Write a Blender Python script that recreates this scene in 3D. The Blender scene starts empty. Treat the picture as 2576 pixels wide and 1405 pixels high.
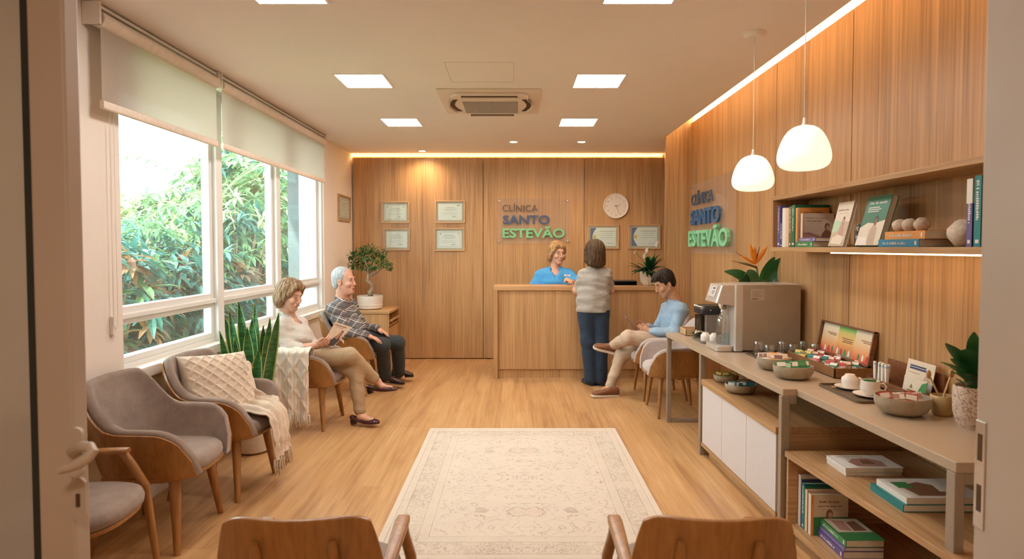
import bpy, math, random
import numpy as np
from mathutils import Vector, Matrix, Euler
PI = math.pi
SC = bpy.context.scene
COL = SC.collection
# ------------------------------------------------------------------ measuring
CAM_H, FPX, CX, CY, PITCH = 1.52, 1500.0, 1297.0, 671.8, math.radians(1.9)
def ray(px, py):
    u = (px-CX)/FPX; v = -(py-CY)/FPX
    return Vector((u, math.cos(PITCH)+v*math.sin(PITCH), -math.sin(PITCH)+v*math.cos(PITCH)))
def onz(px, py, z):
    d = ray(px, py); t = (z-CAM_H)/d.z
    return Vector((d.x*t, d.y*t, z))
def ony(px, py, y):
    d = ray(px, py); t = y/d.y
    return Vector((d.x*t, y, CAM_H+d.z*t))
def onx(px, py, x):
    d = ray(px, py); t = x/d.x
    return Vector((x, d.y*t, CAM_H+d.z*t))
# ------------------------------------------------------------------ materials
def srgb(h, g=None, b=None):
    c = (h, g, b)
    return tuple(((v/255)/12.92 if v/255 <= 0.04045 else ((v/255+0.055)/1.055)**2.4) for v in c)+(1,)
class NT:
    def __init__(s, name):
        s.m = bpy.data.materials.new(name); s.m.use_nodes = True
        s.t = s.m.node_tree; s.n = s.t.nodes; s.n.clear()
        s.out = s.n.new('ShaderNodeOutputMaterial')
        s.p = s.n.new('ShaderNodeBsdfPrincipled'); s.l(s.p.outputs[0], s.out.inputs[0])
    def l(s, a, b): s.t.links.new(a, b)
    def add(s, t, **kw):
        n = s.n.new(t)
        for k, v in kw.items():
            if k in n.inputs: n.inputs[k].default_value = v
            else: setattr(n, k, v)
        return n
    def pos(s, scale=(1,1,1), obj=False, rot=(0,0,0)):
        if obj: g = s.add('ShaderNodeTexCoord').outputs['Object']
        else: g = s.add('ShaderNodeNewGeometry').outputs['Position']
        m = s.add('ShaderNodeMapping'); m.inputs['Scale'].default_value = scale; m.inputs['Rotation'].default_value = rot
        s.l(g, m.inputs[0]); return m.outputs[0]
    def noise(s, vec, scale=5, detail=4, rough=.5, dist=0):
        n = s.add('ShaderNodeTexNoise'); n.inputs['Scale'].default_value = scale; n.inputs['Detail'].default_value = detail
        n.inputs['Roughness'].default_value = rough; n.inputs['Distortion'].default_value = dist
        s.l(vec, n.inputs['Vector']); return n.outputs['Fac']
    def ramp(s, fac, stops):
        r = s.add('ShaderNodeValToRGB'); e = r.color_ramp.elements
        while len(e) < len(stops): e.new(0.5)
        for el, (p, c) in zip(e, stops):
            el.position = p; el.color = c if len(c) == 4 else tuple(c)+(1,)
        s.l(fac, r.inputs[0]); return r.outputs[0]
    def mix(s, a, b, f, mode='MIX'):
        n = s.add('ShaderNodeMix', data_type='RGBA', blend_type=mode)
        for i, v in ((0, f), (6, a), (7, b)):
            if isinstance(v, (int, float, tuple)): n.inputs[i].default_value = v
            else: s.l(v, n.inputs[i])
        return n.outputs[2]
    def math(s, op, a, b=0.0):
        n = s.add('ShaderNodeMath', operation=op)
        for i, v in ((0, a), (1, b)):
            if isinstance(v, (int, float)): n.inputs[i].default_value = v
            else: s.l(v, n.inputs[i])
        return n.outputs[0]
    def bump(s, h, strength=.3, dist=.01):
        b = s.add('ShaderNodeBump'); b.inputs['Strength'].default_value = strength; b.inputs['Distance'].default_value = dist
        s.l(h, b.inputs['Height']); s.l(b.outputs[0], s.p.inputs['Normal'])
    def sep(s, v):
        n = s.add('ShaderNodeSeparateXYZ'); s.l(v, n.inputs[0]); return n.outputs
    def set(s, **kw):
        for k, v in kw.items():
            k = k.replace('_', ' ')
            if hasattr(v, 'links'): s.l(v, s.p.inputs[k])
            else: s.p.inputs[k].default_value = v
        return s
MATS = {}
def flat(name, col, rough=.6, metal=0, var=.06, scale=30, bump=0, emit=None, estr=0, obj=True, **kw):
    """plain finish with a slight procedural variation"""
    if name in MATS: return MATS[name]
    s = NT(name); n = s.noise(s.pos(obj=obj), scale, 3)
    a = tuple(max(0, c*(1-var)) for c in col[:3])+(1,); b = tuple(min(1, c*(1+var)) for c in col[:3])+(1,)
    c = s.ramp(n, [(.3, a), (.7, b)])
    s.set(Base_Color=c, Roughness=rough, Metallic=metal, **kw)
    if bump: s.bump(n, bump, .004)
    if emit: s.p.inputs['Emission Color'].default_value = emit; s.p.inputs['Emission Strength'].default_value = estr
    MATS[name] = s.m; return s.m
def wood(name, dark, light, axis='z', fine=55, rough=.45, obj=False, stretch=1.2, contrast=(.3, .72), bump=.12, coat=0.0):
    if name in MATS: return MATS[name]
    s = NT(name); sc = [fine]*3; sc['xyz'.index(axis)] = stretch
    n1 = s.noise(s.pos(tuple(sc), obj), 1, 5, .6, .25)
    sc2 = [6]*3; sc2['xyz'.index(axis)] = .35
    n2 = s.noise(s.pos(tuple(sc2), obj), 1, 3, .5, .6)
    mixd = s.math('ADD', s.math('MULTIPLY', n1, .62), s.math('MULTIPLY', n2, .38))
    mid = tuple((a+b)/2 for a, b in zip(dark, light))
    c = s.ramp(mixd, [(contrast[0], dark), (.5, mid), (contrast[1], light)])
    s.set(Base_Color=c, Roughness=rough, Coat_Weight=coat, Coat_Roughness=.25); s.bump(n1, bump, .002)
    MATS[name] = s.m; return s.m
def glow(name, col, strength):
    if name in MATS: return MATS[name]
    s = NT(name); s.set(Base_Color=(.8,.8,.8,1), Emission_Color=col, Emission_Strength=strength)
    MATS[name] = s.m; return s.m
def clear(name, tint=(1,1,1,1), rough=0.0, mixf=.12, hazy=0.0):
    """thin glazing: mostly transparent with a glossy coat"""
    if name in MATS: return MATS[name]
    s = NT(name); s.n.remove(s.p)
    t = s.add('ShaderNodeBsdfTransparent'); t.inputs[0].default_value = tint
    g = s.add('ShaderNodeBsdfGlossy'); g.inputs['Roughness'].default_value = rough
    f = s.add('ShaderNodeLayerWeight'); f.inputs[0].default_value = .5
    lw = s.math('ADD', mixf, s.math('MULTIPLY', s.math('POWER', f.outputs['Facing'], 5.0), .6))
    m = s.add('ShaderNodeMixShader'); s.l(lw, m.inputs[0]); s.l(t.outputs[0], m.inputs[1]); s.l(g.outputs[0], m.inputs[2])
    last = m
    if hazy:
        d = s.add('ShaderNodeBsdfDiffuse'); d.inputs[0].default_value = (.9,.9,.88,1)
        m2 = s.add('ShaderNodeMixShader'); m2.inputs[0].default_value = hazy
        s.l(m.outputs[0], m2.inputs[1]); s.l(d.outputs[0], m2.inputs[2]); last = m2
    s.l(last.outputs[0], s.out.inputs[0]); MATS[name] = s.m; return s.m
# ------------------------------------------------------------------ objects
def tag(o, label=None, cat=None, group=None, kind=None):
    if label: o['label'] = label
    if cat: o['category'] = cat
    if group: o['group'] = group
    if kind: o['kind'] = kind
    return o
def empty(name, loc=(0,0,0), rz=0, label=None, cat=None, group=None):
    o = bpy.data.objects.new(name, None); COL.objects.link(o); o.location = loc; o.rotation_euler = (0, 0, rz)
    o.empty_display_size = .05
    return tag(o, label, cat, group)
def copy_tree(o, parent=None):
    c = o.copy(); COL.objects.link(c)
    if parent is not None: c.parent = parent; c.matrix_parent_inverse = Matrix()
    for ch in list(o.children): copy_tree(ch, c)
    return c
WROOT = set()
def wroot(name, loc, label, cat, group=None):
    """an Empty at a thing's base whose parts are given in room coordinates"""
    r = empty(name, loc, 0, label, cat, group); WROOT.add(r.name); return r
def adopt(o, parent):
    if parent is None: return
    o.parent = parent
    if parent.name in WROOT: o.matrix_parent_inverse = Matrix.Translation(-Vector(parent.location))
class MB:
    """collects shapes, then links them as one mesh object"""
    def __init__(s): s.v, s.f, s.m = [], [], []
    def _a(s, vs, fs, mi=0, M=None):
        b = len(s.v)
        if M is not None: vs = [M @ Vector(v) for v in vs]
        s.v += [tuple(v) for v in vs]; s.f += [tuple(b+i for i in f) for f in fs]; s.m += [mi]*len(fs)
        return s
    def box(s, lo, hi, mi=0, M=None):
        (a,b,c),(d,e,f) = lo, hi
        vs = [(a,b,c),(d,b,c),(d,e,c),(a,e,c),(a,b,f),(d,b,f),(d,e,f),(a,e,f)]
        return s._a(vs, [(0,3,2,1),(4,5,6,7),(0,1,5,4),(1,2,6,5),(2,3,7,6),(3,0,4,7)], mi, M)
    def cbox(s, c, size, mi=0, M=None, rz=0):
        x,y,z = size; B = Matrix.Translation(c) @ Matrix.Rotation(rz, 4, 'Z')
        if M is not None: B = M @ B
        return s.box((-x/2,-y/2,-z/2),(x/2,y/2,z/2), mi, B)
    def prism(s, pts, z0, z1, mi=0, M=None):
        """pts: xy polygon (ccw) extruded along z"""
        n = len(pts); vs = [(x,y,z0) for x,y in pts]+[(x,y,z1) for x,y in pts]
        fs = [tuple(range(n))[::-1], tuple(range(n,2*n))]+[(i,(i+1)%n,n+(i+1)%n,n+i) for i in range(n)]
        return s._a(vs, fs, mi, M)
    def loft(s, rings, mi=0, M=None, caps=True, closed=False):
        n = len(rings[0]); k = len(rings); vs = [p for r in rings for p in r]; fs = []
        for j in range(k if closed else k-1):
            a, b = j*n, ((j+1) % k)*n
            fs += [(a+i, a+(i+1)%n, b+(i+1)%n, b+i) for i in range(n)]
        if caps and not closed: fs += [tuple(range(n))[::-1], tuple(range((k-1)*n, k*n))]
        return s._a(vs, fs, mi, M)
    def grid(s, P, mi=0, M=None, thick=None):
        """P[i][j] grid of points; thick closes it with a second skin along face normals"""
        P = np.array([[tuple(p) for p in r] for r in P], float); a, b = P.shape[:2]
        if thick:
            du = np.gradient(P, axis=0); dv = np.gradient(P, axis=1); nn = np.cross(du, dv)
            nn /= (np.linalg.norm(nn, axis=2, keepdims=True)+1e-9)
            Q = P-nn*thick
        vs = [tuple(p) for p in P.reshape(-1,3)]
        fs = [(i*b+j, (i+1)*b+j, (i+1)*b+j+1, i*b+j+1) for i in range(a-1) for j in range(b-1)]
        if thick:
            o = a*b; vs += [tuple(p) for p in Q.reshape(-1,3)]
            fs += [tuple(o+q for q in f[::-1]) for f in list(fs)]
            E = [(i*b) for i in range(a)]+[(a-1)*b+j for j in range(1,b)]+[i*b+b-1 for i in range(a-2,-1,-1)]+[j for j in range(b-2,0,-1)]
            fs += [(E[(i+1)%len(E)], E[i], o+E[i], o+E[(i+1)%len(E)]) for i in range(len(E))]
        return s._a(vs, fs, mi, M)
    def tube(s, path, r, seg=10, mi=0, M=None, caps=True, ell=None, closed=False):
        """ell=(side vector, ratio): cross-section widened along side"""
        path = [Vector(p) for p in path]; n = len(path)
        rs = r if isinstance(r, (list, tuple)) else [r]*n
        rings = []; prev = None
        for i, p in enumerate(path):
            if closed: t = path[(i+1)%n]-path[i-1]
            else: t = (path[min(i+1,n-1)]-path[max(i-1,0)])
            t = t.normalized() if t.length > 1e-9 else Vector((0,0,1))
            if prev is None: prev = Vector((0,0,1)) if abs(t.z) < .9 else Vector((1,0,0))
            u = prev-t*prev.dot(t); u = u.normalized() if u.length > 1e-6 else t.orthogonal().normalized()
            prev = u; w = t.cross(u)
            if ell: u = Vector(ell[0]); u = (u-t*u.dot(t)).normalized(); w = t.cross(u)
            rings.append([tuple(p+(u*math.cos(a)*(ell[1] if ell else 1)+w*math.sin(a))*rs[i]) for a in [2*PI*k/seg for k in range(seg)]])
        return s.loft(rings, mi, M, caps, closed)
    def lathe(s, prof, seg=32, c=(0,0,0), mi=0, M=None, sx=1, sy=1):
        """prof [(r,z)...]; r=0 ends are closed"""
        rings = [[(c[0]+max(r,1e-5)*sx*math.cos(2*PI*k/seg), c[1]+max(r,1e-5)*sy*math.sin(2*PI*k/seg), c[2]+z) for k in range(seg)] for r,z in prof]
        return s.loft(rings, mi, M, True)
    def ball(s, c, r, seg=16, mi=0, M=None):
        if not isinstance(r, (tuple, list)): r = (r,r,r)
        k = max(6, seg//2)
        rings = [[(c[0]+r[0]*math.sin(PI*(j/k))*math.cos(2*PI*i/seg)+(1e-6 if j in (0,k) else 0), c[1]+r[1]*math.sin(PI*j/k)*math.sin(2*PI*i/seg), c[2]-r[2]*math.cos(PI*j/k)) for i in range(seg)] for j in range(k+1)]
        return s.loft(rings, mi, M, False)
    def build(s, name, mats, parent=None, smooth=False, bevel=0, subsurf=0, loc=None, rot=None, bseg=2, angle=35, weld=0):
        me = bpy.data.meshes.new(name); me.from_pydata(s.v, [], s.f); me.update()
        if not isinstance(mats, (list, tuple)): mats = [mats]
        for m in mats: me.materials.append(m)
        if len(mats) > 1: me.polygons.foreach_set('material_index', s.m)
        o = bpy.data.objects.new(name, me); COL.objects.link(o)
        adopt(o, parent)
        if loc is not None: o.location = loc
        if rot is not None: o.rotation_euler = rot
        if weld:
            w = o.modifiers.new('w', 'WELD'); w.merge_threshold = weld
        if bevel:
            b = o.modifiers.new('b', 'BEVEL'); b.width = bevel; b.segments = bseg; b.limit_method = 'ANGLE'; b.angle_limit = math.radians(angle); b.harden_normals = False
        if subsurf:
            ss = o.modifiers.new('s', 'SUBSURF'); ss.levels = subsurf; ss.render_levels = subsurf
        if smooth is True: me.polygons.foreach_set('use_smooth', [True]*len(me.polygons))
        elif smooth:
            try: me.shade_smooth_by_angle(math.radians(smooth)) if hasattr(me, 'shade_smooth_by_angle') else me.set_sharp_from_angle(angle=math.radians(smooth))
            except Exception: pass
            me.polygons.foreach_set('use_smooth', [True]*len(me.polygons))
            try: me.set_sharp_from_angle(angle=math.radians(smooth))
            except Exception: pass
        me.validate(); me.update()
        return o
def rrect(w, h, r, n=4):
    """rounded rectangle outline centred on 0, ccw"""
    out = []
    for cx, cy, a0 in ((w/2-r, h/2-r, 0), (-w/2+r, h/2-r, 90), (-w/2+r, -h/2+r, 180), (w/2-r, -h/2+r, 270)):
        for k in range(n+1):
            a = math.radians(a0+90*k/n); out.append((cx+r*math.cos(a), cy+r*math.sin(a)))
    return out
def text(s, name, body, size, mat, parent, M, extrude=.004, offset=0, align='LEFT', label=None, xs=1.0):
    """lettering standing in the xy plane of matrix M, turned into a mesh"""
    cu = bpy.data.curves.new(name, 'FONT'); cu.body = body; cu.size = size; cu.extrude = extrude; cu.offset = offset
    cu.align_x = align; cu.resolution_u = 4 if size > .05 else 2
    t = bpy.data.objects.new('tmp', cu); COL.objects.link(t)
    dg = bpy.context.evaluated_depsgraph_get(); me = bpy.data.meshes.new_from_object(t.evaluated_get(dg))
    bpy.data.objects.remove(t); bpy.data.curves.remove(cu)
    me.transform(M @ Matrix.Diagonal((xs,1,1,1))); me.materials.clear(); me.materials.append(mat)
    if s is None:
        me.name = name; o = bpy.data.objects.new(name, me); COL.objects.link(o)
        adopt(o, parent)
        return o
    s._a([v.co.copy() for v in me.vertices], [tuple(p.vertices) for p in me.polygons], mat if isinstance(mat, int) else 0)
    bpy.data.meshes.remove(me)
def text_into(mb, body, size, mi, M, extrude=.0005, offset=0, align='LEFT', xs=1.0):
    cu = bpy.data.curves.new('t', 'FONT'); cu.body = body; cu.size = size; cu.extrude = extrude; cu.offset = offset; cu.align_x = align; cu.resolution_u = 2
    t = bpy.data.objects.new('tmp', cu); COL.objects.link(t)
    dg = bpy.context.evaluated_depsgraph_get(); me = bpy.data.meshes.new_from_object(t.evaluated_get(dg))
    bpy.data.objects.remove(t); bpy.data.curves.remove(cu)
    T = M @ Matrix.Diagonal((xs,1,1,1))
    mb._a([T @ v.co for v in me.vertices], [tuple(p.vertices) for p in me.polygons], mi)
    bpy.data.meshes.remove(me)
def basis(origin, xdir, ydir):
    x = Vector(xdir).normalized(); y = Vector(ydir); y = (y-x*y.dot(x)).normalized(); z = x.cross(y)
    M = Matrix.Identity(4)
    for i in range(3): M[i][0] = x[i]; M[i][1] = y[i]; M[i][2] = z[i]; M[i][3] = origin[i]
    return M
# ------------------------------------------------------------------ soft bodies (signed distance field -> surface nets)
class Field:
    def __init__(s, lo, hi, h=.005):
        s.lo = np.array(lo, np.float32); s.h = h
        s.n = tuple(int(math.ceil((b-a)/h))+1 for a, b in zip(lo, hi))
        s.D = np.full(s.n, 9.0, np.float32); s.M = np.zeros(s.n, np.uint8); s.near = np.full(s.n, 9.0, np.float32)
    def _sub(s, mn, mx, pad):
        i0 = [max(0, int((mn[a]-pad-s.lo[a])/s.h)) for a in range(3)]
        i1 = [min(s.n[a], int((mx[a]+pad-s.lo[a])/s.h)+2) for a in range(3)]
        if any(b <= a for a, b in zip(i0, i1)): return None, None
        sl = tuple(slice(a, b) for a, b in zip(i0, i1))
        ax = [s.lo[a]+s.h*np.arange(i0[a], i1[a], dtype=np.float32) for a in range(3)]
        return sl, np.stack(np.meshgrid(*ax, indexing='ij'), -1)
    def _put(s, sl, d, k, mi, op):
        D = s.D[sl]
        if op == 'add':
            h = np.clip(.5+.5*(D-d)/k, 0, 1); s.D[sl] = D*(1-h)+d*h-k*h*(1-h)
            N = s.near[sl]; w = d < N; s.M[sl] = np.where(w, mi, s.M[sl]); s.near[sl] = np.where(w, d, N)
        else:
            h = np.clip(.5-.5*(D+d)/k, 0, 1); s.D[sl] = D*(1-h)-d*h+k*h*(1-h)
            if mi is not None: s.M[sl] = np.where(d < .004, mi, s.M[sl])
    def cap(s, a, b, r1, r2=None, k=.02, mi=0, op='add', flat=None):
        """tapered limb a->b; flat=(vector, ratio) makes it wider along vector"""
        a = np.array(a, np.float32); b = np.array(b, np.float32); r2 = r1 if r2 is None else r2
        R = max(r1, r2)*(flat[1] if flat and flat[1] > 1 else 1); pad = R+2.5*k+2*s.h
        sl, P = s._sub(np.minimum(a, b), np.maximum(a, b), pad)
        if sl is None: return s
        ab = b-a; L = float(ab@ab)+1e-12; t = np.clip(((P-a)@ab)/L, 0, 1)
        q = P-a-t[..., None]*ab; r = r1+(r2-r1)*t
        if flat:
            w = np.array(Vector(flat[0]).normalized(), np.float32); c = q@w
            q = q-np.multiply.outer(c*(1-1/flat[1]), w)
        s._put(sl, np.linalg.norm(q, axis=-1)-r, k, mi, op); return s
    def ell(s, c, r, R=None, k=.02, mi=0, op='add'):
        c = np.array(c, np.float32); r = np.array(r if isinstance(r, (tuple, list)) else (r, r, r), np.float32)
        sl, P = s._sub(c-r.max(), c+r.max(), 2.5*k+2*s.h)
        if sl is None: return s
        q = P-c
        if R is not None: q = q@np.array(R, np.float32)   # into local axes (columns of R)
        k0 = np.linalg.norm(q/r, axis=-1); k1 = np.linalg.norm(q/(r*r), axis=-1)+1e-9
        s._put(sl, k0*(k0-1)/k1, k, mi, op); return s
    def cut(s, p, n, k=.006):
        """keep the side n points away from: removes everything beyond the plane along n"""
        ax = [s.lo[a]+s.h*np.arange(s.n[a], dtype=np.float32) for a in range(3)]
        n = Vector(n).normalized(); p = Vector(p)
        d = (ax[0]*n.x)[:, None, None]+(ax[1]*n.y)[None, :, None]+(ax[2]*n.z)[None, None, :]-float(p.dot(n))
        s.D = np.maximum(s.D, d).astype(np.float32); return s
    def minus(s, other_fn): other_fn(s); return s
    def ripple(s, fn, amp):
        ax = [s.lo[a]+s.h*np.arange(s.n[a], dtype=np.float32) for a in range(3)]
        X, Y, Z = np.meshgrid(*ax, indexing='ij', sparse=True)
        m = (s.D < .05); s.D = np.where(m, s.D+amp*fn(X, Y, Z).astype(np.float32), s.D); return s
    def mesh(s, name, mats, parent=None, off=(0,0,0), smooth=1, paint=None):
        D = s.D; h = s.h; lo = s.lo; nx, ny, nz = s.n
        D[0], D[-1] = 9, 9; D[:, 0], D[:, -1] = 9, 9; D[:, :, 0], D[:, :, -1] = 9, 9
        I = D < 0; cid = {}; allc, allp, quads, qm = [], [], [], []
        st = np.array([ny*nz, nz, 1]); st3 = st
        for a in range(3):
            s0 = [slice(None)]*3; s1 = [slice(None)]*3; s0[a] = slice(0, -1); s1[a] = slice(1, None)
            A = I[tuple(s0)]; B = I[tuple(s1)]; idx = np.argwhere(A != B)
            if not len(idx): continue
            j = idx.copy(); j[:, a] += 1
            d0 = D[idx[:, 0], idx[:, 1], idx[:, 2]]; d1 = D[j[:, 0], j[:, 1], j[:, 2]]
            t = d0/(d0-d1); p = idx.astype(np.float32); p[:, a] += t
            ins = np.where((d0 < 0)[:, None], idx, j); mm = s.M[ins[:, 0], ins[:, 1], ins[:, 2]]
            b, c = (a+1) % 3, (a+2) % 3; base = idx@st
            cells = [base-st[b]-st[c], base-st[c], base, base-st[b]]
            for q in cells: allc.append(q); allp.append(p)
            Q = np.stack(cells, 1); Q[d0 > 0] = Q[d0 > 0][:, ::-1]
            quads.append(Q); qm.append(mm)
        allc = np.concatenate(allc); allp = np.concatenate(allp); Q = np.concatenate(quads); qm = np.concatenate(qm)
        u, inv = np.unique(allc, return_inverse=True); cnt = np.bincount(inv)
        V = np.stack([np.bincount(inv, allp[:, i])/cnt for i in range(3)], 1)
        F = np.searchsorted(u, Q)
        for _ in range(smooth):
            acc = np.zeros_like(V); n = np.zeros(len(V))
            for i in range(4):
                x, y = F[:, i], F[:, (i+1) % 4]
                for k in range(3): acc[:, k] += np.bincount(x, V[y, k], len(V))+np.bincount(y, V[x, k], len(V))
                n += np.bincount(x, minlength=len(V))+np.bincount(y, minlength=len(V))
            V = .5*V+.5*acc/n[:, None]
        V = V*h+lo-np.array(off)
        me = bpy.data.meshes.new(name); me.vertices.add(len(V)); me.vertices.foreach_set('co', V.astype(np.float32).ravel())
        me.loops.add(F.size); me.loops.foreach_set('vertex_index', F.astype(np.int32).ravel())
        me.polygons.add(len(F)); me.polygons.foreach_set('loop_start', np.arange(0, F.size, 4, dtype=np.int32))
        try: me.polygons.foreach_set('loop_total', np.full(len(F), 4, np.int32))
        except Exception: pass
        for m in (mats if isinstance(mats, (list, tuple)) else [mats]): me.materials.append(m)
        me.polygons.foreach_set('material_index', qm.astype(np.int32)); me.polygons.foreach_set('use_smooth', np.ones(len(F), bool))
        me.update(); me.validate()
        o = bpy.data.objects.new(name, me); COL.objects.link(o)
        adopt(o, parent)
        return o
# ================================================================== MATERIALS
W1, W2 = (.285,.142,.052), (.63,.365,.165)
M_panel = wood('oak_panel', W1, W2, 'z', 70, .42, contrast=(.34,.68))
M_desk = wood('oak_desk', (.33,.165,.062), (.64,.375,.17), 'z', 75, .42, contrast=(.34,.68))
M_deskh = wood('oak_desk_top', (.35,.18,.070), (.64,.385,.18), 'x', 75, .40, contrast=(.34,.68))
M_shelfw = wood('oak_shelf', (.30,.155,.062), (.57,.335,.155), 'y', 70, .42, contrast=(.34,.68))
M_walnut = wood('walnut_veneer', (.23,.092,.023), (.46,.22,.062), 'z', 60, .33, obj=True, contrast=(.3,.72), coat=.25)
M_leg = wood('walnut_leg', (.23,.092,.025), (.47,.225,.067), 'z', 60, .35, obj=True, coat=.2)
M_rosewood = wood('tea_box_wood', (.10,.032,.012), (.24,.09,.035), 'x', 60, .35, obj=True, coat=.2)
M_bamboo = wood('light_box_wood', (.45,.27,.12), (.68,.46,.25), 'x', 80, .5, obj=True)
M_white = flat('white_paint', (.82,.76,.68,1), .55, var=.02, scale=3)
M_wall = flat('wall_paint', (.84,.75,.66,1), .8, var=.03, scale=1.5, bump=.05, obj=False)
M_ceil = flat('ceiling_paint', (.90,.83,.785,1), .85, var=.02, scale=1.2, obj=False)
M_frame = flat('window_frame_white', (.82,.80,.76,1), .35, var=.02, scale=4)
M_door = flat('door_frame_paint', (.52,.43,.345,1), .35, var=.03, scale=3)
M_gap = flat('dark_gap', (.10,.05,.02,1), .9)
M_black = flat('black_plastic', (.02,.02,.022,1), .4)
M_steel = flat('brushed_steel', (.62,.58,.54,1), .28, metal=1, var=.05, scale=60)
M_chrome = flat('polished_chrome', (.8,.8,.8,1), .12, metal=1, var=.02)
M_taupe = flat('taupe_metal', (.33,.265,.195,1), .4, metal=.25, var=.03)
M_top = flat('taupe_worktop', (.43,.325,.225,1), .32, var=.035, scale=90)
M_greydoor = flat('grey_cabinet_door', (.62,.56,.54,1), .5, var=.015)
M_paper = flat('paper_white', (.82,.78,.70,1), .6, var=.02)
M_glass = clear('window_glass', (.95,1,1,1), 0, .04, hazy=.05)  # white diffuse share imitates the haze of reflections on the panes
M_acrylic = clear('clear_acrylic', (.98,.96,.94,1), .03, .03, hazy=.05)
M_tumbler = clear('drinking_glass', (.93,.93,.92,1), .06, .16)
M_led = glow('led_strip_warm', (1,.64,.30,1), 15)
M_lampw = glow('panel_diffuser', (1,.96,.92,1), 32)
def floor_mat():
    s = NT('plank_floor'); P = s.pos((1,1,1))
    b = s.add('ShaderNodeTexBrick', offset=.37, squash=1); b.inputs['Scale'].default_value = 1
    m = s.add('ShaderNodeMapping'); m.inputs['Rotation'].default_value = (0,0,PI/2); s.l(P, m.inputs[0]); s.l(m.outputs[0], b.inputs['Vector'])
    b.inputs['Brick Width'].default_value = 1.25; b.inputs['Row Height'].default_value = .14; b.inputs['Mortar Size'].default_value = .0012
    b.inputs['Mortar Smooth'].default_value = .3; b.inputs['Bias'].default_value = 0
    b.inputs['Color1'].default_value = (0,0,0,1); b.inputs['Color2'].default_value = (1,1,1,1); b.inputs['Mortar'].default_value = (.5,.5,.5,1)
    g = s.noise(s.pos((34,1.3,1)), 1, 6, .62, .5); g2 = s.noise(s.pos((9,.8,1)), 1, 4, .55, 1.2)
    f = s.math('ADD', s.math('MULTIPLY', g, .5), s.math('MULTIPLY', g2, .5))
    bw = s.add('ShaderNodeRGBToBW'); s.l(b.outputs[0], bw.inputs[0])
    f = s.math('ADD', f, s.math('MULTIPLY', s.math('SUBTRACT', bw.outputs[0], .5), .10))
    c = s.ramp(f, [(.32,(.34,.16,.058)), (.5,(.52,.285,.118)), (.68,(.65,.39,.18))])
    c = s.mix(c, (.22,.11,.05,1), s.math('MULTIPLY', b.outputs['Fac'], .6))
    s.set(Base_Color=c, Roughness=.38, Coat_Weight=.15, Coat_Roughness=.3); s.bump(g, .05, .002)
    return s.m
M_floor = floor_mat()
# ================================================================== ROOM SHELL
XL, XR, YB, YF, ZC = -2.22, 2.05, 8.1, 1.36, 2.785
def struct(name, mb, mat, **kw):
    o = mb.build(name, mat, **kw); o['kind'] = 'structure'; return o
struct('floor', MB().box((-3.2,-2.2,-.12),(3.2,8.4,0)), M_floor)
# ceiling with the open light slot along the right wall
c = MB().box((-3.2,-2.2,ZC),(1.72,8.4,ZC+.06)).box((1.72,7.031,ZC),(2.5,8.4,ZC+.06)).box((1.72,-2.2,ZC),(3.2,1.2,ZC+.06))
c.box((1.68,1.2,ZC+.06),(1.72,7.05,3.16)).box((1.68,1.2,3.16),(2.5,7.05,3.2)).box((1.72,7.03,ZC+.06),(2.3,7.05,3.16))
struct('ceiling', c, M_ceil)
# left wall with the window opening
WY0, WY1, WZ0, WZ1 = 3.36, 6.92, .80, 2.72
b = MB().box((-2.5,-2.2,0),(XL,WY0,ZC)).box((-2.5,WY1,0),(XL,8.4,ZC)).box((-2.5,WY0,0),(XL,WY1,WZ0)).box((-2.5,WY0,WZ1),(XL,WY1,ZC))
struct('wall_left', b, M_wall)
struct('baseboard_left', MB().box((XL,1.4,0),(XL+.015,8.1,.10)), M_white, bevel=.003)
# back wall: wood panels with dark joints, and the lit recess above
b = MB().box((XL,YB+.05,0),(2.5,YB+.25,2.70), 1).box((XL,YB+.05,2.70),(2.5,YB+.25,3.2), 0)
xs = [-2.2,-.44,.93,2.06]
for a, d in zip(xs[:-1], xs[1:]): b.box((a+.004,YB,.012),(d-.004,YB+.045,2.732), 0)
struct('wall_back', b, [M_panel, M_wall])
struct('trim_1', MB().box((XL,YB+.030,2.758),(1.99,YB+.046,2.768)), glow('led_back', (1,.62,.26,1), 16))
# right wall of tall wood panels
b = MB().box((XR+.03,-.2,0),(XR+.2,8.2,3.2), 1)
ys = [1.3,2.47,3.66,4.72,5.95,6.98,8.1]
for a, d in zip(ys[:-1], ys[1:]): b.box((XR,a+.004,.005),(XR+.03,d-.004,2.967), 0)
struct('wall_right', b, [M_panel, M_gap])
struct('column', MB().prism([(1.745,6.98),(2.05,6.98),(2.05,8.1),(2.012,8.1)], 0, ZC).box((1.745,6.98,ZC),(2.05,7.03,3.12)), M_panel)
struct('trim_2', MB().box((XR+.008,1.4,2.968),(XR+.024,6.97,3.03)), M_led)
# front wall with the doorway we look through, and the small lobby behind it
b = MB().box((-2.5,1.2,0),(-2.02,YF,ZC)).box((-2.02,1.2,2.55),(1.16,YF,ZC)).box((1.19,1.2,0),(2.5,YF,3.2))
struct('wall_front', b, M_wall)
struct('wall_lobby', MB().box((-3.2,-2.2,0),(-3.1,1.2,ZC)).box((3.1,-2.2,0),(3.2,1.2,ZC)).box((-3.2,-2.3,0),(3.2,-2.2,ZC)).box((-3.2,1.15,0),(-2.5,1.2,ZC)).box((2.5,1.15,0),(3.2,1.2,3.2)), M_wall)
o = struct('door_1', MB().box((1.09,1.2,0),(1.19,1.40,2.55)), M_door, bevel=.006)
pl = MB().box((1.0875,1.366,.86),(1.091,1.398,1.115)).box((1.0868,1.374,.90),(1.0902,1.390,.965),1).box((1.0868,1.374,1.02),(1.0902,1.390,1.085),1).build('strike_plate', [M_steel, M_gap], o, bevel=.002)
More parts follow.
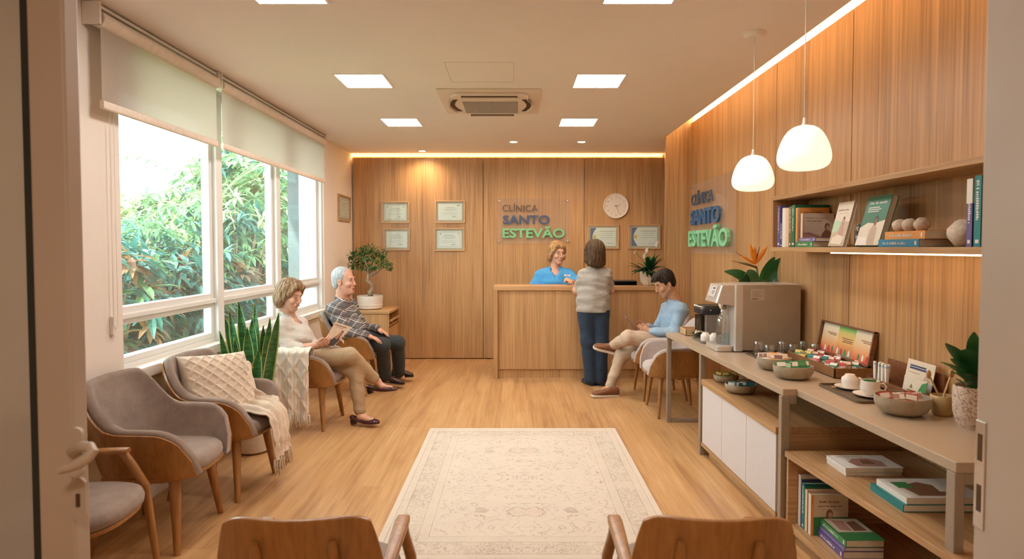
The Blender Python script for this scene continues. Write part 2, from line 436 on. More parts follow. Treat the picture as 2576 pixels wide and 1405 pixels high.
# glazed door leaf on the left
o = MB()
sx0, sx1 = ony(100,700,1.38).x, ony(190,700,1.38).x
o.box((sx0,1.36,.02),(sx1,1.41,2.5)).box((-2.0,1.36,.02),(-1.93,1.41,2.5)).box((-1.95,1.36,2.42),(sx0,1.41,2.5)).box((-1.95,1.36,.02),(sx0,1.41,.12))
dr = o.build('door_2', M_door, bevel=.006); dr['kind'] = 'structure'
MB().box((sx0-.018,1.365,.12),(sx0,1.405,2.42)).build('gasket', flat('rubber_gasket', (.02,.025,.02,1), .6), dr)
M_dglass = clear('door_glass', (.50,.45,.34,1), .04, .15, hazy=.36)
MB().box((-1.94,1.38,.12),(sx0-.016,1.39,2.42)).build('pane', M_dglass, dr)
hz = ony(170,1160,1.33).z; hx = ony(178,1160,1.34).x
h = MB().prism(rrect(.034,.115,.015), 0, .009, M=Matrix.Translation((hx+.002,1.36,hz+.012)) @ Matrix.Rotation(PI/2,4,'X'))
h.tube([ony(181,1134,1.352), ony(186,1130,1.325), ony(205,1122,1.30), ony(226,1124,1.295), ony(233,1134,1.29), ony(222,1150,1.285), ony(196,1166,1.28), ony(172,1175,1.28), ony(150,1183,1.28)], [.011,.011,.0115,.012,.012,.0125,.012,.011,.008], 14)
h.build('handle', M_door, dr, smooth=40)
kz = ony(188,1258,1.35).z
MB().prism(rrect(.034,.10,.015), 0, .008, M=Matrix.Translation((hx+.006,1.36,kz)) @ Matrix.Rotation(PI/2,4,'X')).cbox((hx+.006,1.351,kz),(.008,.004,.03),1).build('keyhole_plate', [M_door, M_gap], dr)
# ------------------------------------------------------------------ window
xg = -2.31
def frame_rect(mb, y0, y1, z0, z1, w, x0, x1):
    mb.box((x0,y0,z0),(x1,y0+w,z1)).box((x0,y1-w,z0),(x1,y1,z1)).box((x0,y0+w,z0),(x1,y1-w,z0+w)).box((x0,y0+w,z1-w),(x1,y1-w,z1))
mu = [4.55, 5.68]       # mullion centres
wf = MB(); wf.box((-2.499,WY0+.0005,WZ0+.0005),(XL-.02,WY0+.03,WZ1-.001)).box((-2.499,WY1-.03,WZ0+.0005),(XL-.02,WY1-.0005,WZ1-.001)).box((-2.498,WY0+.03,WZ1-.04),(XL-.021,WY1-.03,WZ1-.001)).box((-2.498,WY0+.03,WZ0+.0005),(-2.285,WY1-.03,WZ0+.04))
for m in mu: wf.box((-2.36,m-.045,WZ0+.013),(-2.25,m+.045,WZ1-.04))
win = wf.build('window_1', M_frame, bevel=.004); win['kind'] = 'structure'
spans = [(WY0+.03, mu[0]-.045), (mu[0]+.045, mu[1]-.045), (mu[1]+.045, WY1-.03)]
for a, d in spans:
    f = MB(); frame_rect(f, a, d, 1.13, WZ1-.04, .045, -2.345, -2.285); frame_rect(f, a, d, WZ0+.04, 1.11, .04, -2.345, -2.285)
    f.box((-2.362,a+.0005,1.105),(-2.262,d-.0005,1.135)); s_ = f.build('sash', M_frame, win, bevel=.004)
    MB().box((xg-.004,a+.04,1.17),(xg+.004,d-.04,WZ1-.08)).box((xg-.004,a+.04,WZ0+.075),(xg+.004,d-.04,1.075)).build('pane', M_glass, s_)
MB().box((-2.285,WY0+.001,WZ0+.001),(XL+.001,WY1-.001,WZ0+.012)).box((XL+.001,WY0-.03,WZ0-.055),(XL+.03,WY1+.03,WZ0+.012)).build('window_sill', M_white, win, bevel=.006)
# ------------------------------------------------------------------ ceiling lights
def panel(x, y, label):
    r = empty('ceiling_light', (x,y,ZC), 0, label, 'ceiling light', 'square ceiling light panels')
    MB().box((-.175,-.175,-.004),(.175,.175,.001)).build('diffuser', M_lampw, r)
    f = MB(); 
    for a in ((-.19,-.19,.19,-.175),(-.19,.175,.19,.19),(-.19,-.175,-.175,.175),(.175,-.175,.19,.175)): f.box((a[0],a[1],-.005),(a[2],a[3],.002))
    f.build('frame', M_ceil, r)
rows = [(2.955,'nearest the doorway'),(4.58,'beside the air conditioner'),(6.08,'farthest, near the back wall')]
for y, w in rows:
    panel(-1.15, y, 'square white ceiling light in the window-side row, '+w)
    panel(.63, y, 'square white ceiling light in the wood-wall row, '+w)
for px, py, w in ((1062,379,'above the framed certificates by the window'),(1292,356,'above the clinic sign'),(1463,356,'above the wall clock')):
    p = onz(px,py,ZC); r = empty('downlight', (p.x,p.y,ZC), 0, 'small recessed warm downlight '+w, 'downlight', 'recessed downlights near the back wall')
    MB().lathe([(.062,0),(.062,-.006),(.045,-.006),(.045,0)], 24).build('trim_ring', M_ceil, r)
    MB().lathe([(.0,-.002),(.044,-.002),(.044,.0),(0,.0)], 24).build('lens', glow('downlight_lens', (1,.85,.6,1), 30), r)
    ld = bpy.data.lights.new('downlight_beam', 'SPOT'); ld.energy = 30; ld.color = (1,.72,.42); ld.spot_size = math.radians(150); ld.spot_blend = 1.0; ld.shadow_soft_size = .04
    lo = bpy.data.objects.new('downlight_beam', ld); COL.objects.link(lo); lo.location = (p.x,p.y,ZC-.02); lo.rotation_euler = (math.radians(4),0,0)
# ceiling hatch
r = MB()
for a in ((-.49,4.12,-.487,4.61),(-.014,4.12,-.011,4.61),(-.49,4.607,-.011,4.61),(-.49,4.12,-.011,4.123)): r.box((a[0],a[1],ZC-.0012),(a[2],a[3],ZC))
tag(r.build('ceiling_hatch', flat('hatch_gap', (.60,.48,.40,1), .9)), 'square access hatch outlined in the white ceiling before the air conditioner', 'hatch')
# cassette air conditioner
def aircon():
    cx, cy = -.215, 5.22; M_ac = flat('ac_plastic', (.78,.66,.56,1), .45, var=.02)
    r = empty('air_conditioner', (cx,cy,ZC), 0, 'white ceiling cassette air conditioner with grey grille and curved side vents', 'air conditioner')
    MB().prism(rrect(.85,.86,.02), -.012, 0).build('casing', M_ac, r, bevel=.004)
    MB().prism(rrect(.64,.70,.09,6), -.034, -.010).build('fascia', M_ac, r, bevel=.008)
    g = MB().box((-.235,-.14,-.040),(.235,.27,-.030))
    for k in range(26): y = -.13+k*.0155; g.box((-.23,y,-.043),(.23,y+.007,-.039))
    for x in (-.12,0,.12): g.box((x-.002,-.135,-.0445),(x+.002,.265,-.04))
    g.build('grille', flat('ac_grille', (.46,.40,.36,1), .6), r)
    for sx, sy, w, l in ((0,-.30,.46,.045),(0,.37,.40,.04)):
        v = MB().box((sx-w/2,sy-l/2,-.038),(sx+w/2,sy+l/2,-.033),1).box((sx-w/2,sy+l/2,-.044),(sx+w/2,sy+l/2+.010,-.033)).build('vent', [M_ac, M_gap], r)
        MB().box((sx-w/2+.01,sy+.008,-.042),(sx+w/2-.01,sy+.020,-.037)).build('flap', M_ac, v, bevel=.002)
    for s in (-1,1):
        pts = [(s*(.285+.045*math.sin(PI*t)), -.21+.42*t) for t in [k/8 for k in range(9)]]
        v = MB()
        for (x0,y0),(x1,y1) in zip(pts[:-1], pts[1:]):
            v._a([(x0-.02,y0,-.037),(x0+.02,y0,-.037),(x1+.02,y1,-.037),(x1-.02,y1,-.037)], [(0,1,2,3),(3,2,1,0)], 1)
            v._a([(x0+s*.02,y0,-.034),(x0+s*.032,y0,-.05),(x1+s*.032,y1,-.05),(x1+s*.02,y1,-.034)], [(0,1,2,3),(3,2,1,0)], 0)
        v.build('vent', [M_ac, M_gap], r)
aircon()
# pendants
def pendant(px, cz, x, y, label):
    r = empty('pendant_lamp', (x,y,0), 0, label, 'pendant lamp', 'white glass pendant lamps')
    prof = [(0,.112),(.03,.110),(.060,.098),(.085,.072),(.105,.03),(.118,-.015),(.121,-.045),(.114,-.072),(.092,-.092),(.055,-.100),(0,-.101)]
    MB().lathe(prof, 40, (0,0,cz)).build('lamp_shade', M_pend, r, smooth=True, subsurf=1)
    MB().tube([(0,0,cz+.13),(0,0,ZC)], .0028, 8).build('cord', M_white, r, smooth=True)
    MB().lathe([(0,.15),(.006,.145),(.008,.12),(.02,.108),(0,.105)], 16, (0,0,cz)).build('cap', M_white, r, smooth=True)
    MB().lathe([(0,-.03),(.045,-.028),(.062,-.012),(.065,0),(0,0)], 28, (0,0,ZC)).build('canopy', M_ceil, r, smooth=40)
M_pend = glow('pendant_opal_glass', (1,.86,.66,1), .75)
pendant(0, 1.955, 1.41, 3.56, 'white glass pendant lamp with thin cord, the lower-looking one nearer the clinic sign')
pendant(0, 1.985, 1.365, 2.84, 'white glass pendant lamp nearer the bookshelf, larger in view')
# ================================================================== FABRICS
def fabric(name, c1, c2, scale=260, bump=.35, rough=.95):
    if name in MATS: return MATS[name]
    s = NT(name); v = s.pos((1,1,1), True); n = s.noise(v, scale, 2, .6); n2 = s.noise(v, 9, 3, .6)
    f = s.math('ADD', s.math('MULTIPLY', n, .5), s.math('MULTIPLY', n2, .5))
    s.set(Base_Color=s.ramp(f, [(.38,c1),(.62,c2)]), Roughness=rough, Sheen_Weight=.25); s.bump(n, bump, .002)
    MATS[name] = s.m; return s.m
M_fab = fabric('chair_fabric', (.225,.162,.130), (.35,.262,.212))
M_fab2 = fabric('chair_fabric_light', (.36,.30,.27), (.52,.44,.40))
M_knit = fabric('cream_knit', (.55,.43,.32), (.74,.60,.46), 180, .5)
M_knitw = fabric('white_knit', (.70,.60,.50), (.84,.74,.63), 180, .5)
def sstep(a, b, x):
    t = max(0, min(1, (x-a)/(b-a))); return t*t*(3-2*t)
# ================================================================== TUB CHAIR (faces +x, origin on the floor)
def tub_chair(name='tub_armchair', fab=None, leg_r=.021):
    fab = fab or M_fab; r = empty(name)
    def plan(u, w, back, front):                      # u in -1..1 round the back
        side = w; L1 = front+.06; L2 = PI/2*((side+ (back-.06))/2+.02); tot = L1+L2; d = abs(u)*tot; sg = 1 if u > 0 else -1
        if d < L2:
            a = d/L2*PI/2; return (-.06-(back-.06)*math.cos(a)**.75, sg*side*math.sin(a)**.8)
        return (-.06+(d-L2), sg*side)
    def top(u):
        a = abs(u); z = .845-.205*sstep(.26,.60,a)-.02*a
        if a > .80: t = (a-.80)/.20; z = .47+(z-.47)*math.sqrt(max(0, 1-t**2.2))
        return z
    def surf(u, t, inset, zoff):
        e_ = max(0, (abs(u)-.78)/.22); zb = .365+.012*e_*e_; zt = top(u)+zoff; z = zb+(zt-zb)*t; k = (z-zb)/.45
        w = (.235+.085*min(1, k*1.25)**.7)*(1-.20*e_*e_*(1-min(1, (z-.365)/.26)*.8)); bk = .225+.085*k; fr = .285-.05*k
        x, y = plan(u, w-inset, bk-inset, fr)
        return (x, y, z)
    U = [-1+2*i/48 for i in range(49)]; T = [(j/9)**.85 for j in range(10)]
    MB().grid([[surf(u, t, 0, -.012) for t in T] for u in U], thick=-.011).build('shell', M_walnut, r, smooth=50, subsurf=0)
    # upholstery: padded inner skin with a rolled rim
    rings = []
    for u in U:
        ring = []; n = 9
        for j in range(n+1): ring.append(surf(u, (j/n)**.8, .014, -.010))
        p = surf(u, 1, .014, -.010); q = surf(u, 1, .058, -.010)
        ring.append(tuple(a*.92+b*.08+(0,0,.013)[i] for i, (a, b) in enumerate(zip(p, q))))
        ring.append(tuple(a*.5+b*.5+(0,0,.020)[i] for i, (a, b) in enumerate(zip(p, q))))
        ring.append(tuple(a*.08+b*.92+(0,0,.010)[i] for i, (a, b) in enumerate(zip(p, q))))
        for j in range(n, -1, -1): ring.append(surf(u, (j/n)**.8, .058, -.016))
        rings.append(ring)
    MB().loft(rings).build('upholstery', fab, r, smooth=70)
    def outline(s, fx=.305, bx=-.20, w=.245, n=40):
        pts = []
        for k in range(n):
            a = 2*PI*k/n; c, sn = math.cos(a), math.sin(a)
            e = .62 if c > 0 else .75
            x = (fx-.02)*abs(c)**e if c > 0 else bx*abs(c)**e
            y = w*math.copysign(abs(sn)**.72, sn)
            pts.append((x*s, y*s))
        return pts
    rings = []
    for z, s in ((.375,.93),(.385,.985),(.41,1.0),(.435,.985),(.452,.93),(.46,.82),(.464,.55),(.465,.2)):
        rings.append([(x,y,z) for x,y in outline(s)])
    MB().loft(rings).build('seat', fab, r, smooth=True)
    MB().loft([[(x,y,z) for x,y in outline(s)] for z, s in ((.348,.80),(.355,.93),(.372,1.012),(.384,1.02),(.384,.99))]).build('seat_shell', M_walnut, r, smooth=50)
    for sx in (-1,1):
        for sy in (-1,1):
            MB().tube([(.16*sx,.17*sy,.375),(.17*sx,.18*sy,.33),(.213*sx-.01,.235*sy,0)], [leg_r*1.35,leg_r*1.3,leg_r*.72], 12).build('leg', M_leg, r, smooth=40)
    MB().box((-.17,-.015,.335),(.17,.015,.36)).box((-.015,-.18,.335),(.015,.18,.36)).build('crossbar', M_leg, r, bevel=.004)
    return r
G1 = 'grey tub armchairs with wood shells'
chA = tub_chair(); chA.location = (-1.885,3.13,0); chA.rotation_euler.z = math.radians(2)
tag(chA, 'empty grey tub armchair with bare seat, the one nearest the glazed door', 'armchair', G1)
def place(src, x, y, rz, label, grp=G1):
    c = copy_tree(src); c.location = (x,y,0); c.rotation_euler.z = math.radians(rz); c['label'] = label; c['group'] = grp; return c
chB = place(chA, -1.845, 3.76, -4, 'grey tub armchair holding the cream diamond-knit cushion')
chC = place(chA, -1.78, 5.13, -3, 'grey tub armchair under the woman reading, white knit throw over its arm')
chD = place(chA, -1.74, 6.28, 0, 'grey tub armchair in which the man in plaid shirt sits')
chG = tub_chair(fab=M_fab2, leg_r=.017); chG.location = (1.47,5.48,0); chG.rotation_euler.z = PI
tag(chG, 'empty light grey tub armchair at the end of the drinks counter', 'armchair', 'light tub armchairs by the wood wall')
chF = place(chG, 1.47, 6.09, 180, 'light grey tub armchair under the young man with the tablet', 'light tub armchairs by the wood wall')
# ================================================================== OPEN WOODEN ARMCHAIR
def wood_chair():
    r = empty('wooden_armchair')
    P = []
    for i in range(15):
        u = -1+2*i/14; row = []
        for j in range(9):
            t = j/8; z = .49+.305*t; hw = .245-.045*t**1.5
            row.append((-.235-.055*t+.035*(1-u*u)*-1+.02, u*hw, z+(0 if t < .99 else 0)-.028*abs(u)**7*t**3-.010*(1-u*u)*t))
        P.append(row)
    MB().grid(P, thick=.016).build('backrest', M_walnut, r, smooth=45, bevel=.004, subsurf=1)
    for s in (-1,1):
        MB().tube([(-.20,s*.105,.40),(-.262,s*.105,.56),(-.312,s*.105,.70),(-.316,s*.105,.722)], [.016,.016,.015,.010], 10, ell=((0,1,0),1.1)).build('back_post', M_leg, r, smooth=40)
        MB().loft([[(x,s*.230+yy,z+zz) for yy,zz in rrect(w,.022,.009)] for x,z,w in ((-.20,.575,.030),(-.16,.581,.038),(-.02,.588,.046),(.09,.590,.050),(.12,.589,.044))]).build('armrest', M_leg, r, smooth=50)
        MB().tube([(.095,s*.230,.585),(.14,s*.230,.52),(.185,s*.245,.42),(.235,s*.25,0)], [.018,.018,.020,.013], 10).build('leg', M_leg, r, smooth=40)
        MB().tube([(-.19,s*.230,.578),(-.21,s*.25,.52),(-.215,s*.22,.40),(-.27,s*.235,0)], [.016,.018,.020,.013], 10).build('leg', M_leg, r, smooth=40)
    def ol(s): 
        return [((.265 if math.cos(a) > 0 else .215)*s*math.copysign(abs(math.cos(a))**.7, math.cos(a)), .235*s*math.copysign(abs(math.sin(a))**.72, math.sin(a))) for a in [2*PI*k/40 for k in range(40)]]
    MB().loft([[(x,y,z) for x,y in ol(s)] for z, s in ((.395,.94),(.402,.99),(.425,1.0),(.448,.97),(.458,.88),(.461,.5),(.461,.1))]).build('seat', M_fab, r, smooth=True)
    MB().loft([[(x,y,z) for x,y in ol(s)] for z, s in ((.372,.90),(.375,.95),(.396,.97))]).build('seat_base', M_walnut, r, smooth=40)
    return r
G2 = 'wooden armchairs with open arms'
w1 = wood_chair(); w1.location = (-.612,1.90,0); w1.rotation_euler.z = math.radians(92)
tag(w1, 'open wooden armchair seen from behind, nearer the window side of the rug', 'armchair', G2)
place(w1, .565, 1.90, 88, 'open wooden armchair seen from behind, on the drinks counter side of the rug', G2)
place(w1, -1.885, 2.47, 3, 'open wooden armchair facing sideways, half hidden by the glazed door', G2)
# ================================================================== RECEPTION DESK
def desk():
    r = empty('reception_desk', (0,0,0), 0, 'long oak reception desk with raised ledge, staffed by the woman in blue', 'reception desk')
    yf, x0, x1 = 6.87, -.253, 1.74
    MB().box((x0,yf,1.025),(x1,yf+.36,1.075)).build('ledge', M_deskh, r, bevel=.003)
    MB().box((x0,yf,0),(x0+.048,yf+.62,1.025)).build('side_panel', M_desk, r, bevel=.002)
    b = MB()
    for a, d in zip([x0+.05,.13,.46,1.09,1.45],[.13,.46,1.09,1.45,x1]): b.box((a+.001,yf+.025,.105),(d-.001,yf+.05,1.024))
    b.build('front_panel', M_desk, r)
    MB().box((x0+.05,yf+.045,0),(x1,yf+.07,.10)).build('plinth', M_desk, r)
    MB().box((x0+.05,yf+.10,.735),(x1,yf+.68,.765)).build('worktop', M_deskh, r)
desk()
# side cabinet behind the seated man
def side_cab():
    a = onz(1008,905,0); r = empty('side_cabinet', (0,0,0), 0, 'small oak side cabinet with open slot in the back corner under the bonsai', 'cabinet')
    x0, x1, y0, y1, h = -2.18, -1.51, 7.12, 7.75, .755
    MB().box((x0,y0,h-.03),(x1,y1,h)).build('top', M_deskh, r, bevel=.002)
    b = MB().box((x0+.01,y0+.01,0),(x1-.01,y0+.03,h-.03)).box((x0+.01,y1-.03,0),(x1-.01,y1-.01,h-.03)).box((x0+.01,y0+.02,0),(x0+.03,y1-.02,h-.03)).box((x1-.03,y0+.02,0),(x1-.01,y1-.02,h-.19)).box((x0+.02,y0+.02,h-.20),(x1-.01,y1-.02,h-.18))
    b.build('body', M_desk, r)
    MB().box((x1-.012,y0+.04,h-.13),(x1+.006,y1-.04,h-.11)).build('shelf', M_deskh, r)
side_cab()
# ================================================================== RUG
def rug():
    s = NT('vintage_rug'); P = s.pos((1,1,1)); x, y, z = s.sep(P)
    X = s.math('ABSOLUTE', s.math('SUBTRACT', x, .06)); Y = s.math('SUBTRACT', y, 3.875); AY = s.math('ABSOLUTE', Y)
    comb = s.add('ShaderNodeCombineXYZ'); s.l(X, comb.inputs[0]); s.l(AY, comb.inputs[1]); cv = comb.outputs[0]
    def lace(scale, lo, hi, dist=1.5):
        m = s.add('ShaderNodeMapping'); m.inputs['Scale'].default_value = (scale,)*3; s.l(cv, m.inputs[0])
        n = s.add('ShaderNodeTexNoise'); n.inputs['Scale'].default_value = 1; n.inputs['Detail'].default_value = 3; n.inputs['Distortion'].default_value = dist; s.l(m.outputs[0], n.inputs['Vector'])
        w = s.math('ABSOLUTE', s.math('SUBTRACT', n.outputs['Fac'], .5))
        r = s.add('ShaderNodeMapRange'); s.l(w, r.inputs[0]); r.inputs[1].default_value = lo; r.inputs[2].default_value = hi; r.inputs[3].default_value = 1; r.inputs[4].default_value = 0
        return r.outputs[0]
    field = lace(9, .004, .020)
    bordr = lace(22, .01, .06)
    # distance to the edge
    ex = s.math('SUBTRACT', .775, X); ey = s.math('SUBTRACT', 1.07, AY); e = s.math('MINIMUM', ex, ey)
    def band(a, b):
        return s.math('MULTIPLY', s.math('GREATER_THAN', e, a), s.math('LESS_THAN', e, b))
    wear = s.noise(s.pos((3,3,3)), 1, 6, .7); wearf = s.ramp(wear, [(.40,(0,0,0)),(.62,(1,1,1))])
    wf = s.add('ShaderNodeRGBToBW'); s.l(wearf, wf.inputs[0])
    vo = s.add('ShaderNodeTexVoronoi', feature='F1'); m = s.add('ShaderNodeMapping'); m.inputs['Scale'].default_value = (4.2,)*3; s.l(cv, m.inputs[0]); s.l(m.outputs[0], vo.inputs['Vector']); vo.inputs['Scale'].default_value = 1; vo.inputs['Randomness'].default_value = .55
    ringd = s.math('ABSOLUTE', s.math('SUBTRACT', s.math('ADD', vo.outputs['Distance'], s.math('MULTIPLY', s.noise(P, 40, 2), .12)), .30))
    ring = s.math('LESS_THAN', ringd, .028); blob = s.math('LESS_THAN', vo.outputs['Distance'], .15)
    spk = s.noise(s.pos((55,85,1)), 1, 2, .5); speck = s.math('GREATER_THAN', spk, .66)
    inner = s.math('GREATER_THAN', e, .27)
    base = (.64,.54,.44,1); ink = (.27,.175,.13,1); rose = (.56,.37,.29,1)
    col = s.mix(base, (.56,.49,.38,1), s.math('MULTIPLY', band(.045,.25), .35))
    col = s.mix(col, ink, s.math('MULTIPLY', s.math('MULTIPLY', field, inner), .62))
    col = s.mix(col, rose, s.math('MULTIPLY', s.math('MULTIPLY', blob, inner), .42))
    col = s.mix(col, ink, s.math('MULTIPLY', s.math('MULTIPLY', ring, inner), .45))
    col = s.mix(col, ink, s.math('MULTIPLY', s.math('MULTIPLY', bordr, band(.085,.20)), .55))
    col = s.mix(col, ink, s.math('MULTIPLY', s.math('MULTIPLY', speck, band(.205,.255)), .65))
    col = s.mix(col, ink, s.math('MULTIPLY', s.math('MULTIPLY', speck, band(.04,.08)), .65))
    for a in (.036,.083,.202,.258): col = s.mix(col, ink, s.math('MULTIPLY', band(a,a+.005), .6))
    col = s.mix(col, (.68,.58,.47,1), s.math('MULTIPLY', wf.outputs[0], .55))
    s.set(Base_Color=col, Roughness=1); s.bump(s.noise(P, 500, 2), .3, .003)
    mb = MB().prism([(a+.06,b+3.875) for a, b in rrect(1.55,2.14,.015)], .001, .011)
    o = mb.build('rug', s.m, None, bevel=.004); tag(o, 'faded cream vintage rug with floral border on the wood floor', 'rug')
rug()
# ================================================================== DRINKS COUNTERS
def far_counter():
    r = empty('drinks_counter', (0,0,0), 0, 'taupe counter on steel frames carrying the water dispenser and glasses', 'counter')
    A = (1.314,5.19); B = (1.401,3.10); xw = XR-.005
    MB().prism([A,B,(xw,3.10),(xw,5.19)], .742, .78).build('worktop', M_top, r, bevel=.003)
    def fx(y): return A[0]+(B[0]-A[0])*(A[1]-y)/(A[1]-B[1])
    for y, bar in ((5.165,True),(4.35,True)):
        f = MB(); x = fx(y)+.003
        f.box((x,y-.022,.0005),(x+.035,y+.022,.7415)).box((x+.035,y-.021,.001),(xw-.075,y+.021,.028)).box((xw-.075,y-.022,.0005),(xw-.04,y+.022,.7415)).box((x+.035,y-.021,.712),(xw-.075,y+.021,.741))
        f.build('frame', M_taupe, r, bevel=.003)
    y = 3.118; x = fx(y)+.003
    MB().box((x-.01,y-.02,0),(x+.035,y+.015,.7415)).box((x+.035,y-.019,.70),(x+.07,y+.014,.741)).build('frame', M_taupe, r, bevel=.003)
    # cabinet standing in it
    c = empty('drinks_cabinet', (0,0,0), 0, 'low oak cabinet with three grey doors standing below the counter', 'cabinet')
    M = [(1.352,4.31),(1.385,3.145)]
    MB().prism([M[0],M[1],(xw,3.145),(xw,4.31)], .525, .565).build('cabinet_top', M_shelfw, c, bevel=.002)
    MB().prism([(M[0][0]+.025,M[0][1]),(M[1][0]+.025,M[1][1]),(xw,3.145),(xw,4.31)], .10, .525).build('body', M_deskh, c)
    MB().prism([(M[0][0]+.004,4.315),(M[1][0]+.004,3.145),(xw,3.145),(xw,4.315)], .075, .10).build('bottom_board', M_shelfw, c)
    MB().prism([(M[0][0]+.05,4.27),(M[1][0]+.05,3.19),(xw,3.19),(xw,4.27)], 0, .075).build('plinth', M_shelfw, c)
    yy = [4.30,3.925,3.535,3.15]
    for a, d in zip(yy[:-1], yy[1:]):
        def q(y): return M[0][0]+(M[1][0]-M[0][0])*(M[0][1]-y)/(M[0][1]-M[1][1])+.006
        MB().prism([(q(a),a-.002),(q(d),d+.002),(q(d)+.018,d+.002),(q(a)+.018,a-.002)], .103, .522).build('door', M_greydoor, c, bevel=.0015)
far_counter()
def near_counter():
    r = empty('serving_counter', (0,0,0), 0, 'nearer taupe counter with oak book shelves under it, beside the door frame', 'counter')
    A = (1.473,3.10); B = (1.518,2.03); xw = XR-.005
    MB().prism([A,B,(xw,2.03),(xw,3.098)], .742, .78).build('worktop', M_top, r, bevel=.003)
    for y in (2.055,):
        x = B[0]
        f = MB().box((x,y-.022,0),(x+.035,y+.022,.7415)).box((xw-.06,y-.022,0),(xw-.025,y+.022,.7415)).box((x+.035,y-.021,.70),(xw-.06,y+.021,.741)).box((x+.035,y-.021,.001),(xw-.06,y+.021,.03))
        f.build('frame', M_taupe, r, bevel=.003)
    s = empty('book_shelf_unit', (0,0,0), 0, 'low open oak shelf unit holding books and magazines under the nearer counter', 'shelf unit')
    a0, a1, y0, y1 = 1.405, 1.50, 3.08, 1.98
    MB().prism([(a0,y0),(a1,y1),(xw,y1),(xw,y0)], .43, .46).build('shelf', M_shelfw, s, bevel=.002)
    MB().prism([(a0+.01,y0),(a1+.01,y1),(xw,y1),(xw,y0)], .055, .085).build('shelf', M_shelfw, s, bevel=.002)
    MB().box((a0+.012,y0-.02,.085),(xw,y0,.43)).build('side_panel', M_deskh, s)
    MB().box((xw-.015,y1,.085),(xw,y0-.02,.43)).build('back_panel', M_shelfw, s)
    MB().prism([(a0+.06,y0),(a1+.06,y1),(xw,y1),(xw,y0)], 0, .055).build('plinth', M_shelfw, s)
near_counter()
# ================================================================== WALL SHELF
def wall_shelf():
    r = empty('wall_shelf', (0,0,0), 0, 'long oak box shelf of books on the wood wall with light strip beneath', 'shelf')
    x0, ya, yb = 1.80, 4.21, 2.05; zt, zb = 1.875, 1.492
    MB().box((x0,yb,zt-.028),(XR,ya,zt)).build('top_board', M_shelfw, r, bevel=.0015)
    MB().box((x0,yb,zb),(XR,ya,zb+.03)).build('bottom_board', M_shelfw, r, bevel=.0015)
    MB().box((x0,ya-.028,zb+.03),(XR,ya,zt-.028)).build('end_panel', M_desk, r, bevel=.0015)
    MB().box((x0,yb,zb+.03),(XR,yb+.028,zt-.028)).build('end_panel', M_desk, r, bevel=.0015)
    MB().box((1.875,yb+.02,zb-.007),(1.89,3.55,zb)).build('light_strip', glow('shelf_led', (1,.62,.26,1), 16), r)
wall_shelf()
# ================================================================== PEOPLE
def skin_mat(name, c):
    s = NT(name); n = s.noise(s.pos((1,1,1), True), 38, 4, .6)
    s.set(Base_Color=s.ramp(n, [(.35,tuple(a*.88 for a in c[:3])),(.65,c[:3])]), Roughness=.5, Subsurface_Weight=.12, Subsurface_Scale=.01)
    s.p.inputs['Subsurface Radius'].default_value = (1,.35,.2); return s.m
def hair_mat(name, d, l, axis=(70,70,9)):
    s = NT(name); n = s.noise(s.pos(axis, True), 1, 4, .6, .8)
    s.set(Base_Color=s.ramp(n, [(.34,d),(.66,l)]), Roughness=.5, Specular_IOR_Level=.22); s.bump(n, .9, .006); return s.m
def cloth_mat(name, a, b, rough=.85, scale=24, bump=.5):
    s = NT(name); v = s.pos((1,1,1), True); n = s.noise(v, scale, 4, .6, 1.0); n2 = s.noise(v, 420, 2)
    m = tuple((x+y)/2 for x, y in zip(a, b)); a = tuple(x*.35+y*.65 for x, y in zip(a, m)); b = tuple(x*.35+y*.65 for x, y in zip(b, m))
    n3 = s.noise(s.pos((6,6,14), True), 1, 3, .5, .5)
    s.set(Base_Color=s.ramp(n, [(.3,a),(.7,b)]), Roughness=rough, Sheen_Weight=.04)
    s.bump(s.math('ADD', s.math('MULTIPLY', n3, .9), s.math('MULTIPLY', n2, .08)), .55, .03); return s.m
SK1 = skin_mat('skin_fair', (.66,.36,.24)); SK2 = skin_mat('skin_ruddy', (.66,.33,.22)); SK3 = skin_mat('skin_warm', (.55,.29,.165))
LIPS = flat('lips', (.45,.15,.11,1), .45); LIPM = flat('lips_pale', (.46,.20,.14,1), .5)
EYEW = flat('eye_white', (.42,.36,.32,1), .3); IRIS = flat('iris', (.05,.03,.02,1), .15); LASH = flat('lash', (.05,.03,.02,1), .7)
V = lambda *a: Vector(a[0] if len(a) == 1 else a)
def J(px, py, y): return ony(px, py, y)
class Head:
    def __init__(s, c, fwd, up=(0,0,1), k=1.0):
        s.c = V(c); f = V(fwd).normalized(); u = V(up); u = (u-f*u.dot(f)).normalized(); l = u.cross(f)
        s.f, s.l, s.u, s.k = f, l, u, k; s.R = [[f[i], l[i], u[i]] for i in range(3)]
    def p(s, x, y, z): return s.c+(s.f*x+s.l*y+s.u*z)*s.k
    def d(s, x, y, z): return s.f*x+s.l*y+s.u*z
    def e(s, F, c, r, kk=.015, mi=0, op='add'): F.ell(s.p(*c), tuple(a*s.k for a in r), s.R, kk, mi, op)
    def q(s, F, a, b, r1, r2=None, kk=.012, mi=0, op='add', flat=None): F.cap(s.p(*a), s.p(*b), r1*s.k, (r1 if r2 is None else r2)*s.k, kk, mi, op, flat)
